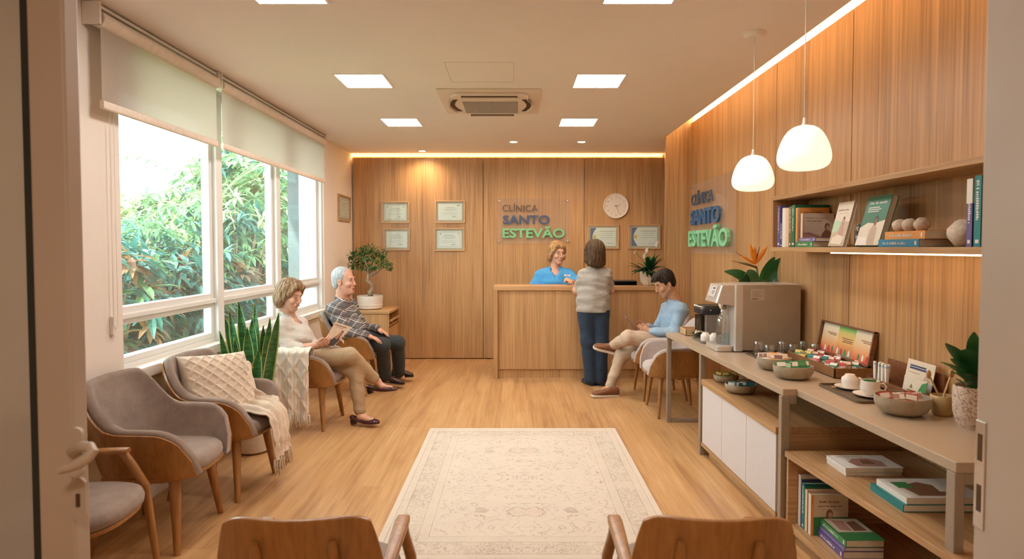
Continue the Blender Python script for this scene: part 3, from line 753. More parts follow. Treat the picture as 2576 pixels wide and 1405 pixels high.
def head(F, H, neck, sex='f', old=0, nose=1.0):
    e, q = lambda *a, **k: H.e(F, *a, **k), lambda *a, **k: H.q(F, *a, **k)
    e((-.012,0,.038), (.093,.074,.083)); e((.028,0,.0), (.062,.064,.078)); e((.030,0,-.045), (.056,.056,.055), .02)
    jw = .05 if sex == 'f' else .056
    q((.0,-jw,-.05), (.068,-.016,-.098), .018, .016, .02); q((.0,jw,-.05), (.068,.016,-.098), .018, .016, .02)
    q((.070,-.008,-.100), (.070,.008,-.100), .018, None, .016)
    e((.045,0,-.075), (.040,.040,.030), .02)
    q((.080,-.028,.026), (.080,.028,.026), .011, None, .014)                    # brow
    for s in (-1,1):
        e((.098,.031*s,.004), (.016,.019,.012), .010, 0, 'sub')                 # eye socket
        e((.066,.040*s,-.030), (.026,.022,.022), .016)                          # cheek
        e((.0,.077*s,-.012), (.018,.010,.033), .008)                            # ear
        e((.004,.084*s,-.010), (.008,.006,.016), .005, 0, 'sub')
        e((.094,.011*s,-.037), (.010,.008,.007), .007)                          # nostril wings
    q((.086,0,.018), (.109*nose,0,-.030), .0075, .0105, .010)                   # nose
    e((.106*nose,0,-.034), (.012,.011,.009), .008)
    e((.088,0,-.062), (.012,.026,.016), .014)
    e((.0925,0,-.0605), (.0085,.025,.0045), .004, 1); e((.0910,0,-.0690), (.0085,.021,.0052), .004, 1)
    F.cap(H.p(-.012,0,-.07), neck, (.050 if sex == 'f' else .058)*H.k, (.055 if sex == 'f' else .064)*H.k, .03)
def eyes(root, H, down=True, brow=(.12,.07,.04,1), browr=.0032, iris=(.0,.0), es=.9):
    bm = flat('brow_%d' % int(sum(brow)*1000), brow, .9)
    for s in (-1,1):
        if down:
            MB().tube([H.p(.0905-.007*abs(t)**2, .031*s+.0135*t, -.001-.004*(1-t*t)) for t in (-1,-.6,0,.6,1)], [.0007,.0014,.0018,.0014,.0007], 6).build('eyelash', LASH, root)
        else:
            MB().ball(tuple(H.p(.0765,.031*s,.004)), .0125*H.k*es, 14).build('eye', EYEW, root, smooth=True)
            g = H.p(.0765,.031*s,.004)+H.d(.97,iris[0],iris[1]).normalized()*.0076*H.k*es
            MB().ball(tuple(g), .0056*H.k*es, 10).build('iris', IRIS, root, smooth=True)
            MB().tube([H.p(.0915-.007*abs(t)**2, .031*s+.014*t, .0105-.005*t*t) for t in (-1,-.6,0,.6,1)], [.0008,.0016,.002,.0016,.0008], 6).build('eyelash', LASH, root)
        MB().tube([H.p(.0915-.013*((t+.9)/2)**2, s*(.014+.018*(t+1)), .024+.006*(1-t*t)+.002*t) for t in (-1,-.5,0,.5,1)], [browr*.7,browr,browr,browr*.8,browr*.4], 6).build('eyebrow', bm, root)
def hand(F, w, d, pn, lat, curl=(.3,.4,.3), s=1.0, mi=0, thumb=(.65,.7,.25), spread=.0):
    w = V(w); d = V(d).normalized(); pn = V(pn); pn = (pn-d*pn.dot(d)).normalized(); lt = V(lat); lt = (lt-d*lt.dot(d)-pn*lt.dot(pn)).normalized()
    F.cap(w-d*.02, w+d*.030*s, .021*s, .019*s, .015, mi, flat=(lt,1.5)); F.cap(w+d*.03*s, w+d*.078*s, .0145*s, .0125*s, .014, mi, flat=(lt,2.5))
    for i, (o, L, r) in enumerate(((.0300,.070,.0086),(.0105,.078,.0088),(-.0095,.073,.0084),(-.0285,.057,.0074))):
        p = w+d*(.080-.004*abs(i-1.2))*s+lt*o*s; dd = (d+lt*o*spread*10).normalized(); a = 0
        for j, (fr, c) in enumerate(zip((.42,.32,.26), curl)):
            a += c*(1+.08*i); q = p+(dd*math.cos(a)+pn*math.sin(a))*L*fr*s
            F.cap(p, q, r*(1-.09*j)*s, r*(.93-.09*j)*s, .004, mi); p = q
    p = w+d*.022*s+lt*.026*s+pn*.006; td = (d*thumb[0]+lt*thumb[1]+pn*thumb[2]).normalized()
    q = p+td*.040*s; F.cap(p, q, .0135*s, .0105*s, .010, mi); q2 = q+(td*.8+d*.45).normalized()*.032*s; F.cap(q, q2, .0100*s, .0085*s, .004, mi)
def wr(seed, amp, fx=26, fz=40):
    rn = random.Random(seed); ph = [rn.uniform(0,6) for _ in range(8)]
    def f(X, Y, Z):
        a = np.sin(fx*X+.6*fz*Z+ph[0]+2.2*np.sin(9*Y+ph[1]))*np.sin(fz*.8*Z-13*X+ph[2]+1.5*np.sin(11*X+8*Y+ph[3]))
        b = np.sin(fz*1.7*Z+19*X+17*Y+ph[4]+1.7*np.sin(15*Z+ph[5]))
        return a+.4*b
    return f, amp
def shoe(root, heel, toe, up, mats, kind='pump', w=1.0, name='shoe'):
    """heel, toe: ends of the sole line; up: away from the sole"""
    heel, toe = V(heel), V(toe); L = (toe-heel).length; M = basis(heel, toe-heel, V(up).cross(toe-heel)); 
    # columns: x along foot, y sideways, z = sole normal
    rings = []; K = dict(
      pump=[(0,.018,.046,.075),(.04,.028,.040,.082),(.15,.031,.030,.068),(.32,.030,.016,.046),(.5,.035,.006,.036),(.66,.041,.002,.038),(.80,.042,.002,.042),(.92,.034,.002,.034),(.98,.020,.004,.024),(1,.006,.008,.014)],
      sneak=[(0,.022,.022,.075),(.03,.032,.022,.098),(.15,.036,.022,.102),(.32,.038,.022,.098),(.45,.041,.022,.088),(.6,.046,.022,.072),(.78,.048,.022,.060),(.9,.042,.022,.050),(.97,.028,.022,.040),(1,.008,.022,.030)],
      loafer=[(0,.020,.014,.06),(.03,.030,.012,.07),(.15,.034,.012,.072),(.35,.035,.012,.072),(.5,.040,.010,.070),(.64,.045,.010,.064),(.8,.045,.010,.052),(.92,.036,.010,.042),(.98,.022,.010,.032),(1,.008,.012,.022)])[kind]
    for fx, hw, zb, zt in K:
        rings.append([(fx*L, hw*w*math.copysign(abs(math.cos(a))**.75, math.cos(a)), (zb+zt)/2+(zt-zb)/2*math.copysign(abs(math.sin(a))**.8, math.sin(a))) for a in [2*PI*k/20 for k in range(20)]])
    o = MB().loft(rings, 0, M).build(name, mats[0], root, smooth=60)
    if kind == 'pump':
        MB().loft([[(x,y,z) for x,y in [(.004,-.022*w),(.050,-.024*w),(.050,.024*w),(.004,.022*w)]] for z in (.042,)]+[[(x,y,z) for x,y in [(.008,-.018*w),(.046,-.019*w),(.046,.019*w),(.008,.018*w)]] for z in (.0,)], 0, M).build('heel', mats[1], o, bevel=.003)
    else:
        z1 = .024 if kind == 'sneak' else .012
        out = [(fx*L*(1.03)-.012*L, (hw+.004)*w) for fx, hw, a, b in K]; poly = [(x,-y) for x,y in out]+[(x,y) for x,y in out[::-1]]
        MB().prism(poly, 0, z1, 0, M).build('sole', mats[1], o, bevel=.003)
    if kind == 'sneak':
        lc = MB()
        for k in range(5):
            x = L*(.36+.065*k); z = .099-.0075*k
            lc.tube([(x,-.020,z-.006),(x+.004,0,z+.001),(x,.020,z-.006)], .0032, 6, 0, M)
        lc.build('lace', mats[2], o, smooth=True)
    return o
# ------------------------------------------------------------------ 1 woman reading
def bob_hair(F, H, length=.10, back=1.0, face=(.105,0,-.035), fr=(.085,.078,.102), vol=1.0, part=.02, fz=.082, drop=0.0):
    H.e(F, (-.016,0,.040), (.106*vol,.088*vol,.096*vol), .02)
    H.e(F, (-.050*back,0,-.035), (.068*vol,.086*vol,.078+length*.25), .03)
    for s in (-1,1):
        H.q(F, (.004,.072*s,.045), (-.010,.080*s,-.03-length*.5), .024*vol, .028*vol, .03)
        H.q(F, (-.010,.080*s,-.03-length*.5), (-.024,.072*s,-.035-length*.85), .027*vol, .018, .02)
    H.e(F, face, fr, .010, None, 'sub')
    for s, y0 in ((-1,-.045),(1,.045)):
        H.q(F, (.040,part,.112), (.076,y0,fz), .018, .014, .02); H.q(F, (.076,y0,fz), (.050,.070*s,fz-.055-drop), .014, .013, .015)
        H.q(F, (.050,.070*s,fz-.055-drop), (.020,.080*s,fz-.105-drop), .013, .014, .02)
def strands(seed, amp, H, freq=150):
    R = np.array(H.R); c = np.array(H.c)
    def f(X, Y, Z):
        x = (X-c[0])*R[0,0]+(Y-c[1])*R[1,0]+(Z-c[2])*R[2,0]; y = (X-c[0])*R[0,1]+(Y-c[1])*R[1,1]+(Z-c[2])*R[2,1]; z = (X-c[0])*R[0,2]+(Y-c[1])*R[1,2]+(Z-c[2])*R[2,2]
        a = np.arctan2(y, x+.03)
        return np.sin(a*17+seed+1.4*np.sin(z*38+seed)+9*z)*.7+np.sin(a*31+2*seed-14*z)*.4
    return f, amp
def torso(F, pel, wai, che, shN, shF, side, g=0.0, mi=0, b=1.0, belly=0):
    F.cap(pel, wai, (.104+g)*b, (.096+g)*b, .05, mi, flat=(side,1.42)); F.cap(wai, che, (.100+g)*b, (.106+g)*b, .05, mi, flat=(side,1.36))
    F.cap(shN, shF, (.052+g)*b, None, .05, mi)
    F.cap(che, V(shN)*.5+V(shF)*.5+V(0,0,.02), (.09+g)*b, (.05+g)*b, .05, mi, flat=(side,1.4))
def collar(B, neck, fw, side, w=.060, drop=.055, r=.012, rise=.030, point=True):
    k_ = .006; fl = ((0,0,1),1.5)
    fw = V(fw).normalized(); side = V(side).normalized(); z = V(0,0,1); n = V(neck)
    for s in (-1,1):
        a = n-fw*w*.95+z*rise; b = n+side*s*w+z*rise*.55+fw*.005; c = n+side*s*w*.55+fw*w*1.15-z*drop*.35
        m_ = n-fw*w*.6+side*s*w*.8+z*rise*.9
        B.cap(a, m_, r*.62, None, k_, flat=((0,0,1),2.2)); B.cap(m_, b, r*.62, None, k_, flat=((0,0,1),2.2)); B.cap(b, c, r*.62, None, k_, flat=((0,0,1),2.0))
        if point: B.cap(c, c+side*s*.020+fw*.010-z*.030, r*.62, r*.45, k_, flat=(side,1.6))
def yoke(B, sN, sF, neck, r=.056):
    for q in (sN, sF): B.cap(V(q), V(neck)-V(0,0,.035), r, r*.9, .05)
def reading_woman():
    root = wroot('person', (-1.80,5.12,0), 'person in cream blouse and tan trousers sitting cross-legged, reading a magazine', 'person')
    fw = V(.97,-.24,0).normalized(); side = V(0,1,0)
    H = Head(J(729,741,5.08), V(.90,-.34,-.26), (.22,-.05,1), 1.06)
    neck = J(724,792,5.12); pel = V(-1.90,5.12,.58); wai = V(-1.90,5.12,.70); che = J(738,838,5.12)
    sN, sF = J(704,822,4.975), J(750,816,5.26); eN, eF = J(722,879,4.90), J(790,872,5.30)
    wN, wF = J(796,868,4.93), J(838,860,5.13)
    hN, kN, aN = V(-1.86,5.02,.55), J(879,893,5.06), J(948,958,5.27)
    hF, kF, aF = V(-1.86,5.22,.54), J(893,928,5.13), J(908,1046,5.06)
    lo, hi = (-2.22,4.72,0), (-1.0,5.50,1.32)
    F = Field(lo, hi, .0048)
    torso(F, pel, wai, che, sN, sF, side, -.008); F.cap(che, neck, .06, .05, .04)
    head(F, H, neck)
    for a, b, c in ((sN,eN,wN),(sF,eF,wF)): F.cap(a, b, .042, .038, .02); F.cap(b, c, .039, .026, .015)
    hand(F, wN, V(.92,-.02,.30), V(.1,.75,.5), V(.2,.2,.9), (.35,.55,.4), .95, thumb=(.75,.35,-.1))
    hand(F, wF, V(.8,-.30,.3), V(-.2,-.5,-.8), V(-.3,.3,.8), (.3,.5,.4), .92)
    for a, b, c in ((hN,kN,aN),(hF,kF,aF)): F.cap(a, b, .075, .052, .03); F.cap(b, c, .052, .034, .02)
    F.cap(aN, J(962,972,5.26), .032, .026, .02); F.cap(J(962,972,5.26), J(985,974,5.20), .024, .015, .02); F.cap(aF, J(938,1059,5.03), .033, .026, .02, flat=((0,1,0),1.3))
    F.mesh('body', [SK1, LIPS], root)
    eyes(root, H, True, (.30,.18,.10,1))
    # blouse
    B = Field(lo, hi, .005)
    torso(B, pel-V(0,0,.05), wai, che, sN, sF, side, .016)
    B.ell(J(762,848,5.06), (.05,.10,.06), None, .06)
    B.cap(sN, eN, .062, .058, .04); B.cap(eN, eN.lerp(wN,.42), .058, .047, .025)
    B.cap(sF, eF, .062, .056, .04); B.cap(eF, eF.lerp(wF,.5), .055, .045, .025)
    yoke(B, sN, sF, neck, .058); B.ell(neck+fw*.085-V(0,0,.045), (.050,.042,.075), None, .012, None, 'sub'); B.ell(neck+V(0,0,.05), (.058,.058,.06), None, .01, None, 'sub')
    collar(B, neck, fw, (.24,.97,0), .066, .12, .016)
    f, a = wr(3, .0048); B.ripple(f, a); B.mesh('blouse', cloth_mat('cream_blouse', (.50,.44,.38), (.68,.60,.52)), root)
    T = Field(lo, hi, .005)
    T.cap(pel, pel-V(.0,0,.02), .125, None, .04, flat=(side,1.38))
    T.cap(hN, kN, .100, .070, .045); T.cap(kN, kN.lerp(aN,.86), .068, .053, .03)
    T.cap(hF, kF, .098, .070, .03); T.cap(kF, kF.lerp(aF,.86), .067, .052, .03)
    f, a = wr(7, .004, 18, 30); T.ripple(f, a); T.mesh('trousers', cloth_mat('tan_trousers', (.36,.24,.135), (.50,.35,.21)), root)
    Hh = Field(tuple(H.c-V(.18,.18,.20)), tuple(H.c+V(.18,.18,.18)), .004)
    bob_hair(Hh, H, .075, 1.1, vol=1.04); f, a = strands(2, .0035, H); Hh.ripple(f, a)
    Hh.mesh('hair', hair_mat('hair_dark_blond', (.10,.046,.018), (.42,.26,.14)), root)
    MB().ball(tuple(H.p(-.002,-.083,-.050)), .006, 8).build('earring', M_chrome, root)
    dk = flat('burgundy_leather', (.055,.012,.012,1), .22); hk = flat('black_heel', (.012,.01,.01,1), .35)
    shoe(root, J(883,1066,5.06), J(955,1066,5.0), (0,0,1), [dk, hk])
    h2 = J(926,984,5.30); t2 = J(1000,978,5.18); shoe(root, h2-V(0,0,.02), t2-V(0,0,.015), V(-.02,0,1), [dk, hk])
    bw = MB().tube([J(938,1056,5.0), J(942,1052,5.0)+V(0,.012,0), J(944,1056,5.0)], .004, 6).build('bow', dk, root)
    # magazine, a thing of its own
    c = [J(811,866,4.99), J(840,871,5.02), J(885,822,5.10), J(843,809,5.06)]
    M = basis(c[0], c[1]-c[0], c[3]-c[0]); w_, h_ = (c[1]-c[0]).length, (c[3]-c[0]).length
    mg = empty('magazine', c[0], 0, 'open magazine with tan cover held up by the woman in cream blouse', 'magazine')
    mb = MB(); sk = (c[1]-c[0]); up_ = (c[3]-c[0]); n = sk.cross(up_).normalized(); T_ = c[2]-c[3]
    def quad(a, b, cc, d, z, mi, th=.001):
        q = [a+n*z, b+n*z, cc+n*z, d+n*z]; q2 = [p-n*th for p in q]
        mb._a([p-V(c[0]) for p in q+q2], [(0,1,2,3),(7,6,5,4),(0,4,5,1),(1,5,6,2),(2,6,7,3),(3,7,4,0)], mi)
    def uv(u, v): return (c[0].lerp(c[1], u)).lerp(c[3].lerp(c[2], u), v)
    quad(uv(0,0), uv(1,0), uv(1,1), uv(0,1), 0, 0, .004)
    quad(uv(0,0)-n*.006, uv(-.25,.1)+V(.0,.16,-.02), uv(-.1,1)+V(0,.17,.0), uv(0,1)-n*.006, 0, 1, .004)
    quad(uv(.08,.88), uv(.78,.88), uv(.78,.92), uv(.08,.92), .0012, 3); quad(uv(.2,.82), uv(.66,.82), uv(.66,.835), uv(.2,.835), .0012, 3)
    mb._a([uv(u,v)+n*.0014-c[0] for u,v in ((.10,.02),(.93,.02),(.97,.40),(.86,.36),(.80,.72),(.70,.76),(.60,.52),(.44,.30),(.20,.16))], [tuple(range(9))], 2)
    mb._a([uv(u,v)+n*.0018-c[0] for u,v in ((.56,.36),(.78,.33),(.78,.66),(.70,.70),(.60,.52))], [tuple(range(5))], 4)
    mb.build('cover', [flat('magazine_tan', (.62,.42,.29,1), .35), M_paper, flat('magazine_dark', (.06,.045,.04,1), .35), flat('ink_brown', (.25,.13,.08,1), .5), flat('magazine_rust', (.42,.17,.09,1), .4)], mg)
reading_woman()
# ------------------------------------------------------------------ 2 man in plaid shirt
def plaid():
    s = NT('plaid_cotton'); P = s.pos((1,1,1), True); m = s.add('ShaderNodeMapping'); m.inputs['Rotation'].default_value = (0,math.radians(-22),math.radians(12)); s.l(P, m.inputs[0])
    n = s.noise(P, 7, 2); x, y, z = s.sep(m.outputs[0]); w = s.math('MULTIPLY', s.math('SUBTRACT', n, .5), .022)
    def line(v, per, a, b):
        f = s.math('FRACT', s.math('DIVIDE', s.math('ADD', v, w), per)); return s.math('MULTIPLY', s.math('GREATER_THAN', f, a), s.math('LESS_THAN', f, b))
    col = (.055,.050,.055,1)
    xy = s.math('ADD', x, s.math('MULTIPLY', y, .12))
    col = s.mix(col, (.13,.12,.125,1), s.math('MULTIPLY', line(xy,.070,.5,.95), .7)); col = s.mix(col, (.14,.13,.13,1), s.math('MULTIPLY', line(z,.075,.5,.95), .7))
    for v, per in ((xy,.070),(z,.075)):
        col = s.mix(col, (.70,.64,.56,1), s.math('MULTIPLY', line(v,per,.06,.14), .85)); col = s.mix(col, (.62,.55,.47,1), s.math('MULTIPLY', line(v,per,.26,.31), .6))
    s.set(Base_Color=col, Roughness=.9); s.bump(n, .2, .01); return s.m
def plaid_man():
    root = wroot('person', (-1.74,6.28,0), 'elderly white-haired person in dark plaid shirt, hands on thighs, seated by the bonsai', 'person')
    side = V(0,1,0); H = Head(J(865,706,6.25), V(.95,-.22,.02), (0,0,1), 1.17)
    neck = J(862,757,6.28); pel = V(-1.86,6.28,.58); wai = J(870,835,6.28); che = J(864,798,6.28)
    sN, sF = J(843,779,6.09), J(880,773,6.45); eN, eF = J(864,838,6.0), J(912,824,6.50)
    wN, wF = J(925,843,6.08), J(950,826,6.45)
    hN, kN, aN = V(-1.80,6.17,.56), J(962,868,6.22), J(968,945,6.42)
    hF, kF, aF = V(-1.80,6.40,.56), J(1000,862,6.52), J(1004,938,6.72)
    lo, hi = (-2.20,5.80,0), (-1.10,6.95,1.40)
    F = Field(lo, hi, .0055); torso(F, pel, wai, che, sN, sF, side, -.006, b=1.08); F.cap(che, neck, .07, .06, .04); head(F, H, neck, 'm', 1, .985)
    H.e(F, (.03,0,-.10), (.05,.045,.03), .03)
    for a, b, c in ((sN,eN,wN),(sF,eF,wF)): F.cap(a, b, .045, .04, .02); F.cap(b, c, .040, .029, .015)
    hand(F, wN, V(.85,.05,-.38), V(-.1,.05,-1), V(.15,1,0), (.12,.18,.15), 1.05, thumb=(.75,.6,0), spread=.02)
    hand(F, wF, V(.85,-.15,-.40), V(-.1,0,-1), V(.1,-1,0), (.12,.18,.15), 1.02, thumb=(.75,.6,0), spread=.02)
    for a, b, c in ((hN,kN,aN),(hF,kF,aF)): F.cap(a, b, .08, .055, .03); F.cap(b, c, .055, .038, .02); F.cap(c, c+V(.05,-.01,-.05), .036, .03)
    F.mesh('body', [SK2, LIPM], root); eyes(root, H, False, (.55,.50,.46,1), .0025, (.05,0), .82)
    B = Field(lo, hi, .0055); torso(B, pel-V(0,0,.06), wai, che, sN, sF, side, .022, b=1.1)
    B.ell(J(895,828,6.22), (.10,.15,.12), None, .06)
    B.cap(sN, eN, .076, .066, .04); B.cap(eN, eN.lerp(wN,.92), .062, .045, .025); B.cap(sF, eF, .076, .066, .04); B.cap(eF, eF.lerp(wF,.92), .062, .045, .025)
    yoke(B, sN, sF, neck, .070); B.ell(neck+V(.05,-.01,.03), (.055,.04,.05), None, .012, None, 'sub'); B.ell(neck+V(0,0,.07), (.066,.066,.06), None, .01, None, 'sub')
    collar(B, neck+V(0,0,.012), (.97,-.2,0), (.2,.97,0), .074, .05, .014)
    f, a = wr(5, .005); B.ripple(f, a); B.mesh('shirt', plaid(), root)
    T = Field(lo, hi, .0055); T.cap(pel, pel-V(0,0,.02), .13, None, .04, flat=(side,1.4))
    for h_, k_, a_ in ((hN,kN,aN),(hF,kF,aF)):
        T.cap(h_, k_, .105, .080, .03); T.cap(k_, k_.lerp(a_,.96), .078, .068, .03)
    f, a = wr(9, .003, 18, 26); T.ripple(f, a); T.mesh('trousers', cloth_mat('black_trousers', (.018,.022,.024), (.045,.050,.052)), root)
    Hh = Field(tuple(H.c-V(.16,.16,.16)), tuple(H.c+V(.16,.16,.17)), .004)
    H.e(Hh, (-.022,0,.040), (.092,.083,.090)); H.e(Hh, (-.050,0,-.015), (.056,.074,.070), .02); H.e(Hh, (.095,0,.025), (.065,.085,.090), .012, None, 'sub')
    for s in (-1,1): H.e(Hh, (.012,.085*s,-.035), (.045,.03,.045), .008, None, 'sub')
    f, a = strands(1, .0015, H); Hh.ripple(f, a); Hh.mesh('hair', hair_mat('hair_white', (.26,.26,.26), (.52,.51,.50), (60,60,14)), root)
    dk = flat('dark_brown_leather', (.045,.018,.012,1), .25)
    shoe(root, J(955,958,6.42), J(1017,966,6.40), (0,0,1), [dk, M_black], 'loafer', 1.05); shoe(root, J(985,943,6.75), J(1040,947,6.74), (0,0,1), [dk, M_black], 'loafer', 1.05)
plaid_man()
# ------------------------------------------------------------------ 3 receptionist
def receptionist():
    y = 7.48; root = wroot('person', (.48,y,0), 'person in blue medical scrubs with short blond hair behind the reception desk', 'person')
    side = V(1,0,0); H = Head(J(1401,636,y), V(.42,-.90,-.08), (0,0,1), 1.16)
    cx = J(1394,690,y).x; neck = J(1396,676,y+.02); z0 = .98
    pel = V(cx,y+.02,.92); wai = V(cx,y,1.06); che = J(1393,700,y); sN, sF = J(1363,694,y), J(1428,692,y)
    eN, eF = V(sN.x-.085,y-.03,1.02), V(sF.x+.075,y-.03,1.02); wN, wF = V(cx-.10,y-.20,.90), V(sF.x+.06,y-.24,1.0)
    wF = V(.62,7.16,1.13); eF = V(sF.x+.10,y-.10,1.06)
    lo, hi = (cx-.45,y-.45,0), (cx+.45,y+.25,1.75); F = Field(lo, hi, .0055)
    torso(F, pel, wai, che, sN, sF, side, -.008, b=1.15); F.cap(che+V(0,0,.05), neck, .075, .058, .04); head(F, H, neck, 'f', 1)
    for a, b, c in ((sN,eN,wN),(sF,eF,wF)): F.cap(a, b, .048, .042, .02); F.cap(b, c, .042, .028, .015)
    hand(F, wN, V(.8,-.5,-.2), V(0,0,-1), V(.5,.8,0), (.1,.2,.1)); hand(F, wF, V(.35,-.9,-.05), V(-.1,0,-1), V(-1,-.2,0), (.3,.4,.3), .98)
    for s in (-1,1): F.cap(V(cx+.09*s,y,.88), V(cx+.10*s,y,.48), .085, .055, .03); F.cap(V(cx+.10*s,y,.48), V(cx+.10*s,y+.02,.09), .055, .036, .02); F.cap(V(cx+.10*s,y+.02,.07), V(cx+.11*s,y-.14,.03), .038, .028, .02)
    F.mesh('body', [SK1, LIPS], root); eyes(root, H, False, (.25,.15,.08,1), .0028, (.18,-.15))
    B = Field(lo, hi, .0055); torso(B, pel-V(0,0,.08), wai, che, sN, sF, side, .020, b=1.16)
    B.ell(V(cx,y-.09,che.z-.08), (.17,.08,.10), None, .05)
    yoke(B, sN, sF, neck+V(0,0,.01), .066)
    B.cap(sN, eN+V(.01,0,.02), .074, .082, .04); B.cap(sF, eF+V(-.01,0,.03), .074, .082, .04)
    vn = V(neck.x+.005, y-.16, neck.z-.12)
    B.cap(V(neck.x,y-.10,neck.z), vn, .062, .006, .008, None, 'sub', flat=((1,0,0),1.0)); B.ell(neck+V(0,-.03,.04), (.066,.070,.06), None, .01, None, 'sub')
    f, a = wr(11, .004); B.ripple(f, a); SB = cloth_mat('blue_scrubs', (.03,.22,.52), (.07,.36,.70), .75); B.mesh('scrub_top', SB, root)
    T = Field(lo, hi, .008); T.cap(pel, pel-V(0,0,.06), .13, None, .04, flat=(side,1.4))
    for s in (-1,1): T.cap(V(cx+.09*s,y,.86), V(cx+.10*s,y,.48), .105, .08, .03); T.cap(V(cx+.10*s,y,.48), V(cx+.10*s,y+.02,.09), .08, .075, .03)
    T.mesh('trousers', SB, root)
    for s in (-1,1): shoe(root, V(cx+.10*s,y+.06,0), V(cx+.12*s,y-.20,0), (0,0,1), [M_white, M_white], 'loafer')
    Hh = Field(tuple(H.c-V(.17,.17,.19)), tuple(H.c+V(.17,.17,.18)), .004)
    bob_hair(Hh, H, .045, 1.0, face=(.105,0,-.035), fr=(.082,.068,.100), vol=1.0, part=-.025, fz=.080); f, a = strands(4, .003, H); Hh.ripple(f, a)
    Hh.mesh('hair', hair_mat('hair_honey', (.20,.10,.04), (.52,.33,.16)), root)
    g = MB()
    for s in (-1,1):
        g.tube([H.p(.104+.001*math.cos(t), .031*s+.021*math.cos(t), -.002+.015*math.sin(t)) for t in [2*PI*k/14 for k in range(14)]], .0011, 6, closed=True)
        g.tube([H.p(.102,.052*s,.004), H.p(.04,.078*s,.004)], .0011, 6)
    g.tube([H.p(.105,-.010,.002), H.p(.108,0,.005), H.p(.105,.010,.002)], .0011, 6); g.build('eyeglasses', M_steel, root)
    b = V(sF.x-.02, y-.175, J(1424,692,y-.17).z); bd = MB().cbox((0,0,0), (.075,.002,.022), 0, Matrix.Translation(b) @ Matrix.Rotation(.06,4,'Y'))
    for k, (u, w_) in enumerate(((.004,.055),(-.005,.035))): bd.cbox((0,-.0015,u), (w_,.001,.004), 1, Matrix.Translation(b) @ Matrix.Rotation(.06,4,'Y'))
    bd.build('name_badge', [M_paper, flat('badge_ink', (.1,.1,.3,1), .6)], root)
receptionist()
# ------------------------------------------------------------------ 4 woman standing at the desk
def visitor():
    y = 6.56; root = wroot('person', (.84,y,0), 'person with brown bob in grey T-shirt and navy trousers standing at the reception desk', 'person')
    side = V(1,0,0); H = Head(J(1496,636,y-.02), V(-.30,.93,.0), (0,0,1), 1.12)
    cx = J(1493,700,y).x; neck = J(1496,672,y); pel = V(cx,y+.01,.90); wai = J(1492,745,y); che = J(1494,705,y)
    sN, sF = J(1470,692,y), J(1523,690,y); eN, eF = J(1450,730,y+.06), J(1536,728,y+.07)
    wN, wF = V(cx-.11,6.93,1.115), V(cx+.10,6.95,1.115)
    lo, hi = (cx-.35,y-.30,0), (cx+.35,y+.60,1.72); F = Field(lo, hi, .0055)
    torso(F, pel, wai, che, sN, sF, side, -.006, b=1.0); F.cap(che+V(0,0,.05), neck, .07, .055, .04); head(F, H, neck)
    for a, b, c in ((sN,eN,wN),(sF,eF,wF)): F.cap(a, b, .044, .045, .02); F.cap(b, c, .044, .028, .015)
    hand(F, wN, V(.5,.85,0), V(0,0,-1), V(.8,-.4,0), (.15,.25,.15), .95); hand(F, wF, V(-.5,.85,0), V(0,0,-1), V(-.8,-.4,0), (.15,.25,.15), .95)
    ax = [J(1487,950,y).x, J(1510,950,y).x]
    for s, a in zip((-1,1), ax):
        k = V((cx+.075*s+a)/2,y-.01,.48); F.cap(V(cx+.085*s,y,.86), k, .085, .055, .03); F.cap(k, V(a,y,.09), .055, .036, .02); F.cap(V(a,y,.06), V(a-.05,y+.10,.03), .036, .026, .02)
    F.mesh('body', [SK1, LIPS], root)
    B = Field(lo, hi, .005); torso(B, V(cx,y+.01,.93), wai, che, sN, sF, side, .012, b=1.04)
    B.cap(V(cx,y,1.0), V(cx,y,.84), .120, .138, .05, flat=(side,1.36)); yoke(B, sN, sF, neck, .055)
    B.cap(sN, sN.lerp(eN,.72), .056, .056, .03); B.cap(sF, sF.lerp(eF,.72), .056, .056, .03); B.ell(neck+V(0,.0,.03), (.066,.066,.06), None, .008, None, 'sub')
    f, a = wr(13, .0055, 14, 42); B.ripple(f, a); B.cut(V(cx,y,J(1490,787,y-.15).z), (0,0,-1)); B.mesh('t_shirt', cloth_mat('heather_grey', (.28,.25,.21), (.46,.42,.36), .9, 60, .35), root)
    T = Field(lo, hi, .005); T.cap(V(cx,y,.90), V(cx,y,.84), .106, .118, .04, flat=(side,1.38))
    for s, a in zip((-1,1), ax):
        k = V((cx+.085*s+a)/2,y-.01,.48); T.cap(V(cx+.080*s,y,.82), k, .102, .082, .03); T.cap(k, V(a,y,.075), .080, .074, .03)
    f, a = wr(15, .003, 14, 20); T.ripple(f, a); T.mesh('trousers', cloth_mat('navy_trousers', (.010,.022,.045), (.022,.045,.08)), root)
    Hh = Field(tuple(H.c-V(.17,.17,.20)), tuple(H.c+V(.17,.17,.18)), .004); bob_hair(Hh, H, .085, 1.0, vol=1.02); H.e(Hh, (-.055,0,-.10), (.050,.088,.045), .02)
    f, a = strands(6, .004, H); Hh.ripple(f, a); Hh.mesh('hair', hair_mat('hair_brown', (.030,.015,.006), (.13,.072,.032)), root)
    nv = flat('navy_canvas', (.012,.02,.04,1), .6)
    for a in ax: shoe(root, V(a+.02,y-.06,0), V(a-.06,y+.18,0), (0,0,1), [nv, M_black], 'loafer', .95)
visitor()
